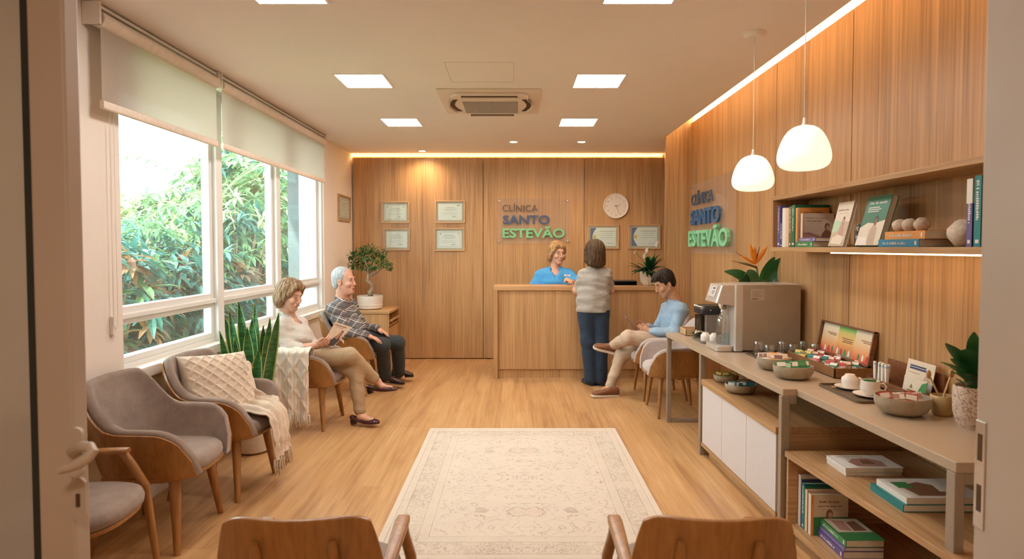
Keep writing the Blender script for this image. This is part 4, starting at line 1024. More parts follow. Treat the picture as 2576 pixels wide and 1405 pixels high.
# ------------------------------------------------------------------ 5 young man with tablet
def tablet_man():
    root = wroot('person', (1.50,6.08,0), 'young black-haired person in light blue shirt and beige trousers looking at a tablet', 'person')
    side = V(0,1,0); H = Head(J(1672,712,6.07), V(-.86,-.26,-.44), (-.42,-.05,1), 1.08)
    neck = J(1697,754,6.10); pel = V(1.60,6.08,.58); wai = J(1694,820,6.08); che = J(1698,790,6.08)
    sN, sF = J(1712,780,5.91), J(1682,776,6.25); eN, eF = J(1698,836,5.84), J(1652,832,6.30); wN, wF = J(1633,832,5.93), J(1625,822,6.16)
    hN, kN, aN = V(1.55,5.97,.57), J(1580,848,5.93), J(1541,868,6.20); hF, kF, aF = V(1.55,6.20,.55), J(1562,893,6.16), J(1533,975,6.10)
    lo, hi = (.70,5.68,0), (1.98,6.56,1.38); F = Field(lo, hi, .005)
    torso(F, pel, wai, che, sN, sF, side, -.010); F.cap(che, neck, .065, .058, .04); head(F, H, neck, 'm')
    for a, b, c in ((sN,eN,wN),(sF,eF,wF)): F.cap(a, b, .044, .038, .02); F.cap(b, c, .038, .027, .015)
    hand(F, wN, V(-.85,.22,.15), V(.0,.85,.2), V(-.25,.1,.9), (.45,.65,.4), 1.0, thumb=(.8,.45,.2))
    hand(F, wF, V(-.85,-.05,.15), V(0,-.85,.1), V(-.3,-.1,.9), (.35,.5,.4), 1.0, thumb=(.8,.4,.2))
    for a, b, c in ((hN,kN,aN),(hF,kF,aF)): F.cap(a, b, .075, .052, .03); F.cap(b, c, .05, .034, .02)
    F.cap(aN, J(1528,872,6.20), .034, .026, .02); F.cap(aF, J(1510,988,6.05), .036, .03, .02)
    F.mesh('body', [SK3, LIPM], root); eyes(root, H, True, (.02,.012,.01,1), .0040)
    B = Field(lo, hi, .005); torso(B, pel-V(0,0,.04), wai, che, sN, sF, side, .014, b=1.02)
    B.cap(sN, eN, .066, .056, .04); B.cap(eN, eN.lerp(wN,.86), .056, .043, .025); B.cap(sF, eF, .066, .056, .04); B.cap(eF, eF.lerp(wF,.84), .054, .043, .025)
    yoke(B, sN, sF, neck, .058); B.ell(neck+V(-.06,-.01,.02), (.05,.04,.05), None, .01, None, 'sub'); B.ell(neck+V(0,0,.06), (.06,.06,.055), None, .01, None, 'sub')
    collar(B, neck+V(-.012,0,.010), (-.97,-.2,0), (-.2,.97,0), .058, .05, .013, .014)
    f, a = wr(21, .005); B.ripple(f, a); B.mesh('shirt', cloth_mat('light_blue_shirt', (.20,.31,.42), (.36,.48,.60)), root)
    T = Field(lo, hi, .005); T.cap(pel, pel-V(0,0,.02), .125, None, .04, flat=(side,1.38)); 
    T.cap(hN, kN, .100, .072, .04); T.cap(kN, kN.lerp(aN,.88), .068, .050, .03); T.cap(hF, kF, .095, .068, .03); T.cap(kF, kF.lerp(aF,.92), .064, .048, .03)
    f, a = wr(23, .0045, 20, 34); T.ripple(f, a); T.mesh('trousers', cloth_mat('beige_trousers', (.44,.32,.22), (.60,.46,.34)), root)
    Hh = Field(tuple(H.c-V(.16,.16,.16)), tuple(H.c+V(.16,.16,.17)), .004)
    H.e(Hh, (-.018,0,.045), (.100,.086,.092)); H.e(Hh, (-.052,0,-.005), (.054,.074,.072), .02); H.e(Hh, (.100,0,-.020), (.066,.085,.088), .012, None, 'sub')
    H.q(Hh, (.045,-.045,.098), (.098,-.02,.072), .022, .012, .02); H.q(Hh, (.045,.035,.098), (.096,.028,.070), .022, .012, .02)
    for s in (-1,1): H.q(Hh, (.012,.074*s,.04), (.020,.076*s,-.004), .012, .007, .02); H.e(Hh, (.0,.090*s,-.030), (.034,.03,.040), .008, None, 'sub')
    f, a = strands(9, .0028, H); Hh.ripple(f, a); Hh.mesh('hair', hair_mat('hair_black', (.008,.006,.005), (.035,.024,.018), (60,60,20)), root)
    br = flat('brown_suede', (.20,.075,.03,1), .7); so = flat('rubber_sole_cream', (.66,.54,.42,1), .6); lc = flat('lace_tan', (.40,.25,.14,1), .8)
    shoe(root, J(1556,997,6.06), J(1488,997,6.0), (0,0,1), [br, so, lc], 'sneak', .95)
    shoe(root, J(1549,890,6.20), J(1492,874,6.20), V(.30,-.30,1), [br, so, lc], 'sneak', .95)
    # tablet
    a, b = J(1573,794,6.05), J(1614,850,6.03); t = wroot('tablet', b, 'thin dark tablet with pale edge held by the young person in blue shirt', 'tablet')
    up = (a-b); M = basis(b, V(.10,1,0), up); Lh = up.length
    MB().prism([(x,y+Lh/2) for x,y in rrect(.20,Lh,.012)], -.006, .006, 0, M).build('case', flat('tablet_grey', (.20,.13,.12,1), .35, metal=.3), t, bevel=.002)
    MB().prism([(x,y+Lh/2) for x,y in rrect(.185,Lh-.02,.004)], -.0066, -.0060, 0, M).build('screen', M_black, t)
tablet_man()
# ================================================================== WALL DECOR
def fit_into(mb, body, M, w, h, mi, ex=.001, off=0.0):
    cu = bpy.data.curves.new('t', 'FONT'); cu.body = body; cu.size = h/.729; cu.extrude = ex; cu.offset = off; cu.resolution_u = 3
    t = bpy.data.objects.new('tmp', cu); COL.objects.link(t)
    me = bpy.data.meshes.new_from_object(t.evaluated_get(bpy.context.evaluated_depsgraph_get()))
    bpy.data.objects.remove(t); bpy.data.curves.remove(cu)
    xs = [v.co.x for v in me.vertices]; a, b = min(xs), max(xs); k = w/(b-a)
    mb._a([M @ Vector(((v.co.x-a)*k, v.co.y, v.co.z)) for v in me.vertices], [tuple(p.vertices) for p in me.polygons], mi); bpy.data.meshes.remove(me)
def marks_into(mb, M, w, h, mi, seed=1, ex=.0003):
    """print too small to read: a row of strokes"""
    rn = random.Random(seed); x = 0
    while x < w*.96:
        a = rn.uniform(.35,.9)*h*.6; g = h*.22 if rn.random() > .2 else h*.6
        mb.box((x,h*rn.choice((0,.0,.1)),-ex),(min(w,x+a),h*rn.choice((.75,1)),ex), mi, M); x += a+g
def back_M(px, py, y=YB):    # plane facing the room: x right, y up, z towards the viewer
    p = ony(px, py, y); return basis(p, (1,0,0), (0,0,1))
M_oakf = wood('oak_frame', (.42,.23,.10), (.64,.40,.20), 'x', 60, .45)
M_ink = flat('faint_ink', (.36,.28,.22,1), .8); M_navy = flat('navy_print', (.04,.07,.20,1), .6); M_gold = flat('gold_seal', (.75,.50,.10,1), .4)
def wall_frame(px0, py0, px1, py1, label, style, grp='framed certificates on the back wall', M=None, W=None, H=None):
    if M is None:
        a = ony(px0, py1, YB); b = ony(px1, py0, YB); W, H = b.x-a.x, b.z-a.z; M = basis(a, (1,0,0), (0,0,1))
    c = M @ Vector((W/2,H/2,0)); r = wroot('certificate_frame', c, label, 'framed certificate', grp); f = .017
    mb = MB()
    for q in ((0,0,W,f),(0,H-f,W,H),(0,f,f,H-f),(W-f,f,W,H-f)): mb.box((q[0],q[1],0),(q[2],q[3],.022), 0, M)
    mb.build('frame', M_oakf, r, bevel=.002)
    matc = flat('passepartout', (.52,.38,.25,1), .8); MB().box((f,f,.002),(W-f,H-f,.008), 0, M).build('mount', matc, r)
    m = .042; p = MB(); pw, ph = W-2*m, H-2*m
    p.box((m,m,.008),(W-m,H-m,.010), 0, M)
    def bar(u0, v0, u1, v1, mi, z=.0112): p.box((m+u0*pw, m+v0*ph, .0098),(m+u1*pw, m+v1*ph, z), mi, M)
    if style in ('border','border2'):
        for q in ((.05,.06,.95,.075),(.05,.925,.95,.94),(.05,.06,.06,.94),(.94,.06,.95,.94)): bar(*q, 1)
        bar(.11,.80,.15,.88,1); bar(.85,.80,.89,.88,1)
    if style == 'blue':
        n = 14; pts = [(0,0),(.24,0)]+[(.24-.16*math.sin(PI*k/n), k/n) for k in range(1,n)]+[(.24,1),(0,1)]
        p.prism([(m+u*pw, m+v*ph) for u, v in pts], .0100, .0108, 2, M)
        p.lathe([(.0,.0112),(.026,.0112),(.026,.0125),(0,.0125)], 20, (m+.16*pw, m+.50*ph, 0), 3, M)
        rows = [(.36,.80,.95,.825),(.40,.68,.90,.695),(.44,.56,.84,.575),(.38,.44,.90,.455),(.30,.13,.55,.14),(.65,.13,.92,.15)]
    else: rows = [(.30,.74,.70,.765),(.22,.64,.78,.66),(.30,.55,.70,.565),(.18,.42,.80,.43),(.18,.34,.76,.35),(.55,.17,.78,.185),(.62,.21,.72,.24)]
    for q in rows: bar(*q, 1)
    if style == 'plain': p.cbox((m+.85*pw, m+.90*ph, .011), (.04,.008,.001), 2, M, .3)
    if style == 'plain2': p.cbox((m+.52*pw, m+.86*ph, .011), (.025,.007,.001), 1, M, .3)
    p.build('certificate', [M_paper, M_ink, M_navy, M_gold], r)
    MB().box((f,f,.0145),(W-f,H-f,.0155), 0, M).build('glass', M_glass, r)
wall_frame(960,506,1030,561, 'oak framed certificate, upper one of the left pair above the bonsai side', 'border')
wall_frame(1095,504,1170,561, 'oak framed certificate with small blue mark, upper one near the panel joint', 'plain')
wall_frame(965,574,1032,630, 'oak framed plain certificate, lower one of the left pair', 'plain2')
wall_frame(1093,573,1169,631, 'oak framed certificate with thin border, lower one near the panel joint', 'border2')
wall_frame(1477,565,1557,626, 'oak framed certificate with blue band and gold seal behind the visitor in grey', 'blue')
wall_frame(1580,564,1661,626, 'oak framed certificate with blue band and gold seal above the peace lily', 'blue')
a = onx(879,558,XL); b = onx(849,495,XL)
wall_frame(0,0,0,0, 'narrow brown framed certificate on the window-side wall', 'border2', None, basis(Vector((XL,b.y,1.86)), (0,1,0), (0,0,1)), a.y-b.y, .33)
# ------------------------------------------------------------------ clinic signs
def sign(M, W, H, items, label, depth, mats, gap=.022):
    r = wroot('clinic_sign', M @ Vector((W/2,H/2,0)), label, 'sign')
    MB().box((0,0,gap),(W,H,gap+.008), 0, M).build('acrylic_plate', M_acrylic, r)
    for u in (.03,W-.03):
        for v in (.03,H-.03): MB().lathe([(0,0),(.010,0),(.010,gap+.012),(0,gap+.014)], 14, (u,v,0), 0, M).build('standoff', M_chrome, r, smooth=50)
    for (body, x0, y0, w, h, off), m, d in zip(items, mats, depth):
        mb = MB(); fit_into(mb, body, M @ Matrix.Translation((x0,y0,gap+.008+d/2)), w, h, 0, d/2, off)
        mb.build('lettering', m, r)
a = ony(1251,612,YB); M = basis(a, (1,0,0), (0,0,1)); s = 1/185.2
sign(M, 182*s, 112*s, [('CL\u00cdNICA', 13*s, 80*s, 88*s, 17*s, 0), ('SANTO', 14*s, 49*s, 117*s, 22*s, .0045), ('ESTEV\u00c3O', 13*s, 15*s, 156*s, 23*s, .0045)],
     'clear acrylic sign with dark blue and green clinic lettering on the back wall', (.006,.010,.018),
     [flat('sign_dark', (.10,.075,.07,1), .5), flat('sign_navy', (.055,.085,.17,1), .5), flat('sign_green', (.18,.50,.25,1), .5)])
p0 = onx(1742,637,XR); p1 = onx(1857,637,XR); M = basis(Vector((XR,p0.y,1.452)), (0,-1,0), (0,0,1)); W = p0.y-p1.y
def sx(px): return p0.y-onx(px,600,XR).y
sign(M, W, .78, [('CL\u00cdNICA', sx(1747), .545, sx(1801)-sx(1747), .125, .001), ('SANTO', sx(1747), .325, sx(1821)-sx(1747), .165, .006), ('ESTEV\u00c3O', sx(1745), .085, sx(1846)-sx(1745), .175, .006)],
     'clear acrylic sign with raised blue and mint clinic lettering on the side wood wall', (.014,.022,.034),
     [flat('sign_slate', (.07,.10,.15,1), .5), flat('sign_blue', (.035,.12,.26,1), .5), flat('sign_mint', (.25,.62,.36,1), .5)])
# ------------------------------------------------------------------ clock
def clock():
    c = ony(1549,518,YB); r = wroot('wall_clock', c, 'round white wall clock with thin hands on the back wall', 'clock'); M = basis(c, (1,0,0), (0,0,1)); R = .168
    MB().lathe([(0,0),(R,0),(R,.030),(R-.006,.036),(R-.012,.030),(R-.012,.020),(0,.020)], 48, (0,0,0), 0, M).build('rim', M_white, r, smooth=40)
    MB().lathe([(0,.0195),(R-.012,.0195),(R-.012,.022),(0,.022)], 48, (0,0,0), 0, M).build('dial', flat('clock_dial', (.74,.64,.56,1), .6, var=.02), r)
    n = MB()
    for k in range(1,13):
        a = PI/2-k*PI/6; x, y = math.cos(a)*.122, math.sin(a)*.122
        text_into(n, str(k), .036, 0, M @ Matrix.Translation((x,y-.012,.0225)), .0004, 0, 'CENTER')
    n.build('numerals', flat('clock_ink', (.34,.27,.23,1), .7), r)
    for ang, L, w, nm in ((20,.062,.007,'hour_hand'),(-66,.118,.005,'minute_hand'),(-14,.05,.003,'second_hand')):
        MB().prism([(-.015,-w/2),(L,-w/4),(L,w/4),(-.015,w/2)], .024, .0255, 0, M @ Matrix.Rotation(math.radians(ang),4,'Z')).build(nm, flat('clock_hand', (.16,.12,.10,1), .5), r)
clock()
# ================================================================== BLINDS
def blind_mat():
    s = NT('blind_fabric'); s.n.remove(s.p); n = s.noise(s.pos((260,260,260)), 1, 2)
    c = s.ramp(n, [(.3,(.66,.58,.48)),(.7,(.76,.68,.58))])
    d = s.add('ShaderNodeBsdfDiffuse'); t = s.add('ShaderNodeBsdfTranslucent'); tr = s.add('ShaderNodeBsdfTransparent'); s.l(c, d.inputs[0]); t.inputs[0].default_value = (.66,.58,.50,1); tr.inputs[0].default_value = (1,1,1,1)
    m = s.add('ShaderNodeMixShader'); m.inputs[0].default_value = .58; s.l(d.outputs[0], m.inputs[1]); s.l(t.outputs[0], m.inputs[2])
    m2 = s.add('ShaderNodeMixShader'); m2.inputs[0].default_value = .09; s.l(m.outputs[0], m2.inputs[1]); s.l(tr.outputs[0], m2.inputs[2]); s.l(m2.outputs[0], s.out.inputs[0]); return s.m
M_blind = blind_mat()
def blind(y0, y1, label):
    r = wroot('roller_blind', (-2.15,(y0+y1)/2,2.70), label, 'roller blind', 'roller blinds over the window')
    x = -2.145
    MB().box((x-.0006,y0+.03,2.275),(x+.0006,y1-.02,2.70)).build('fabric', M_blind, r)
    MB().tube([(x-.012,y0+.02,2.700),(x-.012,y1-.01,2.700)], .043, 20).build('roller', flat('blind_roll', (.72,.62,.50,1), .8), r, smooth=40)
    MB().prism(rrect(.022,.045,.008), y0+.028, y1-.018, 0, Matrix.Translation((x,0,2.262)) @ Matrix(((1,0,0,0),(0,0,1,0),(0,1,0,0),(0,0,0,1)))).build('bottom_bar', flat('blind_bar', (.74,.60,.48,1), .5), r, smooth=40)
    for y in (y0,y1-.012): MB().box((XL,y,2.665),(x+.02,y+.014,ZC-.002)).build('bracket', M_white, r, bevel=.004)
    MB().box((XL,y0+.015,2.755),(x-.0,y1-.012,2.772)).build('head_rail', M_frame, r)
blind(3.09, 4.33, 'cream roller blind over the nearer window half, half raised')
blind(4.36, 6.74, 'long cream roller blind over the farther window panes')
r = wroot('blind_chain', (-2.19,3.28,1.1), 'thin white bead chain loop with cleat on the wall beside the window', 'chain')
MB().tube([(-2.195,3.245,2.66),(-2.195,3.245,1.10),(-2.195,3.262,1.07),(-2.195,3.28,1.10),(-2.195,3.28,2.66)], .0022, 6).build('chain', M_white, r)
MB().prism(rrect(.032,.115,.016), 0, .02, 0, basis((XL+.0005,3.262,1.09), (0,1,0), (0,0,1))).build('cleat', M_white, r, bevel=.005)
# ================================================================== PLANTS
def leaf_mat(name, a, b, rough=.4, trans=.25):
    s = NT(name); n = s.noise(s.pos((1,1,1), True), 5, 3); c = s.ramp(n, [(.35,a),(.65,b)])
    s.set(Base_Color=c, Roughness=rough); 
    t = s.add('ShaderNodeBsdfTranslucent'); s.l(c, t.inputs[0]); m = s.add('ShaderNodeMixShader'); m.inputs[0].default_value = trans
    s.l(s.p.outputs[0], m.inputs[1]); s.l(t.outputs[0], m.inputs[2]); s.l(m.outputs[0], s.out.inputs[0]); return s.m
def leaf(mb, base, d, L, w, droop=.5, fold=.25, seg=4, mi=0, roll=0.0, twist=None):
    """a folded, bending blade starting at base towards d"""
    base = Vector(base); d = Vector(d).normalized(); side = d.cross(Vector((0,0,1))); side = side.normalized() if side.length > 1e-3 else Vector((1,0,0))
    if roll: side = Matrix.Rotation(roll, 3, d) @ side
    pts = []; p = base.copy(); dd = d.copy()
    for k in range(seg+1):
        t = k/seg; hw = w/2*(math.sin(PI*min(1,(t*.92+.06)))**.8); up = side.cross(dd).normalized()
        pts.append((p-side*hw+up*hw*fold*2, p.copy(), p+side*hw+up*hw*fold*2)); dd = (dd+Vector((0,0,-1))*droop/seg).normalized(); p = p+dd*L/seg
    vs = [q for r in pts for q in r]; fs = []
    for k in range(seg): o = 3*k; fs += [(o,o+1,o+4,o+3),(o+1,o+2,o+5,o+4)]
    mb._a(vs, fs, mi)
# snake plant
def snake():
    r = wroot('snake_plant', (-1.96,4.42,0), 'tall snake plant with yellow-edged upright leaves between the grey armchairs', 'potted plant')
    c = V(-1.96,4.42,0)
    MB().lathe([(0,0),(.10,0),(.125,.02),(.145,.30),(.145,.32),(.13,.32),(.125,.28),(0,.28)], 32, tuple(c)).build('pot', flat('pot_cream', (.62,.52,.42,1), .6), r, smooth=40)
    mb = MB(); rn = random.Random(4)
    L = [((577,782),-.06,.0),((600,758),-.03,.05),((640,764),.03,.03),((553,832),-.09,-.06),((702,786),.09,-.05),((622,822),.0,-.05),((662,818),.05,.04),((634,800),.0,-.01),((590,850),-.04,-.07),((680,800),.05,.02),((650,880),.03,-.08),((566,800),-.05,.06)]
    for i, (tip, bx, by) in enumerate(L):
        T = ony(tip[0], tip[1], 4.40+by*1.2); B = c+V(bx,by,.28); n = 10; a = rn.uniform(-.9,.9); W = (.040 if i in (3,8) else .052)*rn.uniform(.85,1.12)
        rows = []
        for k in range(n+1):
            t = k/n; p = B.lerp(T, t)+V((T.x-B.x)*.12*(t*t-t),0,0); hw = W*(.62+.75*t-.9*t*t)*1.15 if t < .78 else W*.66*(1-((t-.78)/.22)**1.5)+.001
            s_ = V(math.cos(a+.5*t),math.sin(a+.5*t),0); nn = V(-s_.y,s_.x,0)
            rows.append([p+s_*hw*u+nn*(.014*(1-abs(u))) for u in (-1,-.80,-.4,0,.4,.80,1)])
        o = len(mb.v); mb.v += [tuple(q) for rr in rows for q in rr]
        for k in range(n):
            for j in range(6): mb.f.append((o+7*k+j,o+7*k+j+1,o+7*k+7+j+1,o+7*k+7+j)); mb.m.append(1 if j in (0,5) else 0)
    sm = NT('snake_leaf'); v = sm.pos((9,9,55), True); n_ = sm.noise(v, 1, 3, .6, 1.0); sm.set(Base_Color=sm.ramp(n_, [(.38,(.010,.075,.02)),(.62,(.05,.20,.05))]), Roughness=.35)
    mb.build('leaves', [sm.m, flat('leaf_edge_yellow', (.42,.46,.14,1), .4)], r, smooth=True)
snake()
# bonsai ficus
def bonsai():
    c = ony(931,770,7.42); c.z = .755; r = wroot('bonsai_tree', c, 'small bonsai fig tree with twisted trunk in a round white pot on the side cabinet', 'potted plant')
    MB().lathe([(0,0),(.125,0),(.148,.015),(.152,.05),(.156,.052),(.156,.058),(.152,.060),(.158,.13),(.158,.165),(.150,.168),(.145,.15),(0,.148)], 40, tuple(c)).build('pot', flat('pot_white', (.74,.66,.57,1), .5), r, smooth=40)
    MB().lathe([(0,.150),(.144,.150)], 24, tuple(c)).build('soil', flat('soil', (.05,.03,.02,1), 1), r)
    tk = MB(); y = c.y; P = lambda px, py, dy=0: ony(px, py, y+dy)
    tk.tube([P(933,745),P(930,735),P(938,724,.02),P(936,714),P(924,706,-.02),P(927,694),P(928,684)], [.034,.030,.028,.025,.022,.022,.018], 12)
    for q in ([P(928,690),P(915,678,.03),P(900,668,.05),P(888,655,.03)],[P(928,688),P(925,672,-.04),P(918,655,-.03),P(915,640)],[P(928,688),P(942,674,.02),P(958,664,.0),P(974,655)],[P(929,690),P(934,670,.08),P(940,650,.1),P(936,635,.06)],[P(927,696),P(950,684),P(962,674,-.05)]):
        tk.tube(q, [.014,.010,.007,.004][:len(q)], 8)
    tk.build('trunk', wood('bonsai_bark', (.20,.13,.08), (.46,.34,.24), 'z', 45, .8, obj=True, bump=.6), r, smooth=True)
    rn = random.Random(8); mb = MB()
    cl = [(925,640,.13,.085),(900,650,.10,.07),(955,648,.11,.07),(930,625,.12,.06),(972,662,.07,.045),(886,665,.05,.04),(940,668,.10,.05),(912,668,.09,.05),(960,638,.07,.05),(905,632,.08,.05),(978,672,.04,.035),(884,642,.04,.04)]
    for px, py, rx, rz in cl:
        q = P(px, py, rn.uniform(-.05,.05))
        for _ in range(int(1500*rx*1.0)):
            a, b = rn.uniform(0,2*PI), math.acos(rn.uniform(-1,1)); k = rn.random()**.4
            v = V(math.sin(b)*math.cos(a)*rx, math.sin(b)*math.sin(a)*rx, math.cos(b)*rz)*k
            leaf(mb, q+v, v.normalized()+V(rn.uniform(-.7,.7),rn.uniform(-.7,.7),rn.uniform(-.5,.5)), rn.uniform(.026,.042), .016, .6, .2, 2, rn.choice((0,0,1)))
    mb.build('foliage', [leaf_mat('fig_leaf', (.015,.07,.015), (.05,.17,.035)), leaf_mat('fig_leaf_light', (.06,.19,.04), (.13,.30,.08))], r)
bonsai()
# peace lily on the desk
def lily():
    c = V(1.585,7.06,1.075); r = wroot('peace_lily', c, 'peace lily with white blooms in a white diamond-textured pot on the reception desk', 'potted plant')
    s = NT('quilted_ceramic'); P = s.pos((1,1,1), True); x, y, z = s.sep(P); a = s.math('ARCTAN2', y, x) if False else s.math('ADD', s.math('MULTIPLY', x, 1), 0)
    k1 = s.math('SINE', s.math('MULTIPLY', s.math('ADD', x, z), 260)); k2 = s.math('SINE', s.math('MULTIPLY', s.math('SUBTRACT', x, z), 260)); hgt = s.math('MAXIMUM', k1, k2)
    s.set(Base_Color=(.76,.62,.50,1), Roughness=.6); s.bump(hgt, .6, .004)
    MB().lathe([(0,0),(.085,0),(.098,.015),(.108,.08),(.110,.165),(.103,.17),(.098,.15),(0,.148)], 36, tuple(c)).build('pot', s.m, r, smooth=40)
    rn = random.Random(3); mb = MB()
    for k in range(46):
        a = rn.uniform(0,2*PI); e = rn.uniform(.35,1.25); d = V(math.cos(a)*math.cos(e)*(.40 if math.cos(a) > 0 else 1), math.sin(a)*math.cos(e), math.sin(e)); L = rn.uniform(.16,.27)
        leaf(mb, c+V(d.x*.04,d.y*.04,.15), d, L, rn.uniform(.035,.055), rn.uniform(.5,1.3), .2, 5, 0)
    mb.build('leaves', leaf_mat('lily_leaf', (.008,.045,.015), (.03,.13,.04), .3), r, smooth=True)
    st = MB(); petal = flat('petal_white', (.82,.76,.66,1), .5); spx = flat('spadix', (.75,.66,.40,1), .7)
    for px, py in ((1653,617),(1628,632),(1597,632),(1622,645)):
        p = ony(px, py, 7.05); st.tube([c+V(0,0,.15), (c+p)/2+V(0,0,.1), p], .0028, 6); sc = 1 if px != 1597 else .5
        fl = MB(); leaf(fl, p-V(0,0,.03), V(.1,-.3,1), .085*sc, .05*sc, .1, .35, 6); fl.tube([p-V(0,.005,.02), p+V(.003,-.008,.02)], .005*sc, 8, 1); fl.build('flower', [petal, spx], r, smooth=True)
    st.build('stem', leaf_mat('stem_green', (.06,.16,.05), (.10,.24,.08)), r)
lily()
# bird of paradise
def strelitzia():
    c = V(1.86,4.66,.78); r = wroot('bird_of_paradise', c, 'bird of paradise plant with orange flower and broad leaves behind the water dispenser', 'potted plant')
    MB().lathe([(0,0),(.07,0),(.085,.02),(.095,.22),(.088,.225),(.083,.20),(0,.20)], 28, tuple(c)).build('pot', flat('pot_cream', (.62,.52,.42,1), .6), r, smooth=40)
    mb = MB(); y = 4.66; b = c+V(0,0,.2)
    def blade(b0, tip, w, mi=0, bend=.1, face=V(0,-1,0)):
        n = 10; b0, tip = V(b0), V(tip); ax = (tip-b0); sd = ax.cross(face).normalized(); rows = []
        for k in range(n+1):
            t = k/n; p = b0+ax*t+face*(-bend*math.sin(PI*t)*.5)+V(0,0,-.02*t*t); hw = w/2*math.sin(PI*min(1,t*.9+.08))**.75
            rows.append([p-sd*hw+face*hw*.35, p-sd*hw*.5+face*hw*.12, p, p+sd*hw*.5+face*hw*.12, p+sd*hw+face*hw*.35])
        mb.grid(rows, mi)
    blade(ony(1925,735,y), ony(1966,642,y-.05), .135, 0, .1, V(-.4,-1,0)); blade(ony(1915,735,y), ony(1948,640,y+.05), .11, 0, .1, V(-.5,-1,0))
    blade(ony(1890,735,y), ony(1822,676,y-.05), .10, 0, -.1, V(.2,-1,.6)); blade(ony(1893,725,y), ony(1882,672,y-.10), .15, 1, .08, V(.1,-1,.1))
    blade(ony(1880,728,y), ony(1858,700,y-.14), .12, 1, .05, V(.1,-1,.3)); blade(ony(1905,728,y), ony(1925,698,y-.12), .10, 1, .05, V(-.2,-1,.3))
    mb.build('leaves', [leaf_mat('strelitzia_leaf', (.015,.08,.02), (.04,.17,.045), .3), leaf_mat('strelitzia_leaf_pale', (.07,.17,.06), (.14,.27,.11), .4)], r, smooth=True)
    st = MB().tube([b, ony(1908,700,y), ony(1903,672,y)], [.010,.008,.007], 8).tube([ony(1903,672,y), ony(1880,664,y-.02), ony(1840,655,y-.03)], [.009,.011,.002], 8, 1); st.build('stem', [leaf_mat('stem_green2', (.06,.18,.06), (.14,.28,.10)), flat('bract_green_red', (.24,.16,.07,1), .5)], r, smooth=True)
    f = MB()
    for tip, w, mi in (((1888,614),.035,0),((1899,618),.03,0),((1931,618),.035,0),((1925,630),.03,0),((1862,640),.022,0),((1911,620),.010,1),((1856,637),.010,1)):
        p0 = ony(1899,664,y-.02); p1 = ony(tip[0], tip[1], y-.04); n = 6; ax = p1-p0; sd = ax.cross(V(0,-1,0)).normalized()
        f.grid([[p0+ax*t-sd*w*.5*math.sin(PI*min(1,t*.85+.12)), p0+ax*t+V(0,-.008,0), p0+ax*t+sd*w*.5*math.sin(PI*min(1,t*.85+.12))] for t in [k/n for k in range(n+1)]], mi)
    f.build('flower', [flat('petal_orange', (.90,.28,.015,1), .45), flat('petal_purple', (.12,.03,.06,1), .5)], r, smooth=True)
strelitzia()
# plant in the patterned pot by the door frame
def corner_plant():
    c = V(1.885,2.44,.78); r = wroot('potted_plant', c, 'green plant in beige speckled pot at the door frame end of the counter', 'potted plant')
    s = NT('speckled_ceramic'); n = s.noise(s.pos((1,1,1), True), 75, 3, .5, 1.5); s.set(Base_Color=s.ramp(n, [(.50,(.66,.52,.40)),(.56,(.36,.24,.17))]), Roughness=.7); s.bump(n, .4, .004)
    MB().lathe([(0,0),(.048,0),(.056,.02),(.067,.06),(.070,.14),(.066,.172),(.060,.168),(.056,.15),(0,.15)], 32, tuple(c)).build('pot', s.m, r, smooth=40)
    mb = MB(); rn = random.Random(12); b = c+V(0,0,.15)
    for tip, w in (((2385,885),.07),((2395,925),.075),((2412,955),.06),((2450,860),.05),((2435,900),.08),((2465,930),.08),((2420,990),.07),((2455,985),.07)):
        t = ony(tip[0], tip[1], 2.40+rn.uniform(-.06,.06)); leaf(mb, b.lerp(t, .35)+V(0,0,.03), (t-b)+V(0,0,.06), (t-b).length*.72, w, .5, .15, 6, 0)
    for k in range(16): a = rn.uniform(0,2*PI); leaf(mb, b, V(math.cos(a)*.5,math.sin(a)*.5,.9), rn.uniform(.12,.22), .06, .9, .2, 5, 0)
    mb.build('leaves', leaf_mat('glossy_leaf', (.015,.07,.02), (.05,.17,.05), .3), r, smooth=True)
corner_plant()
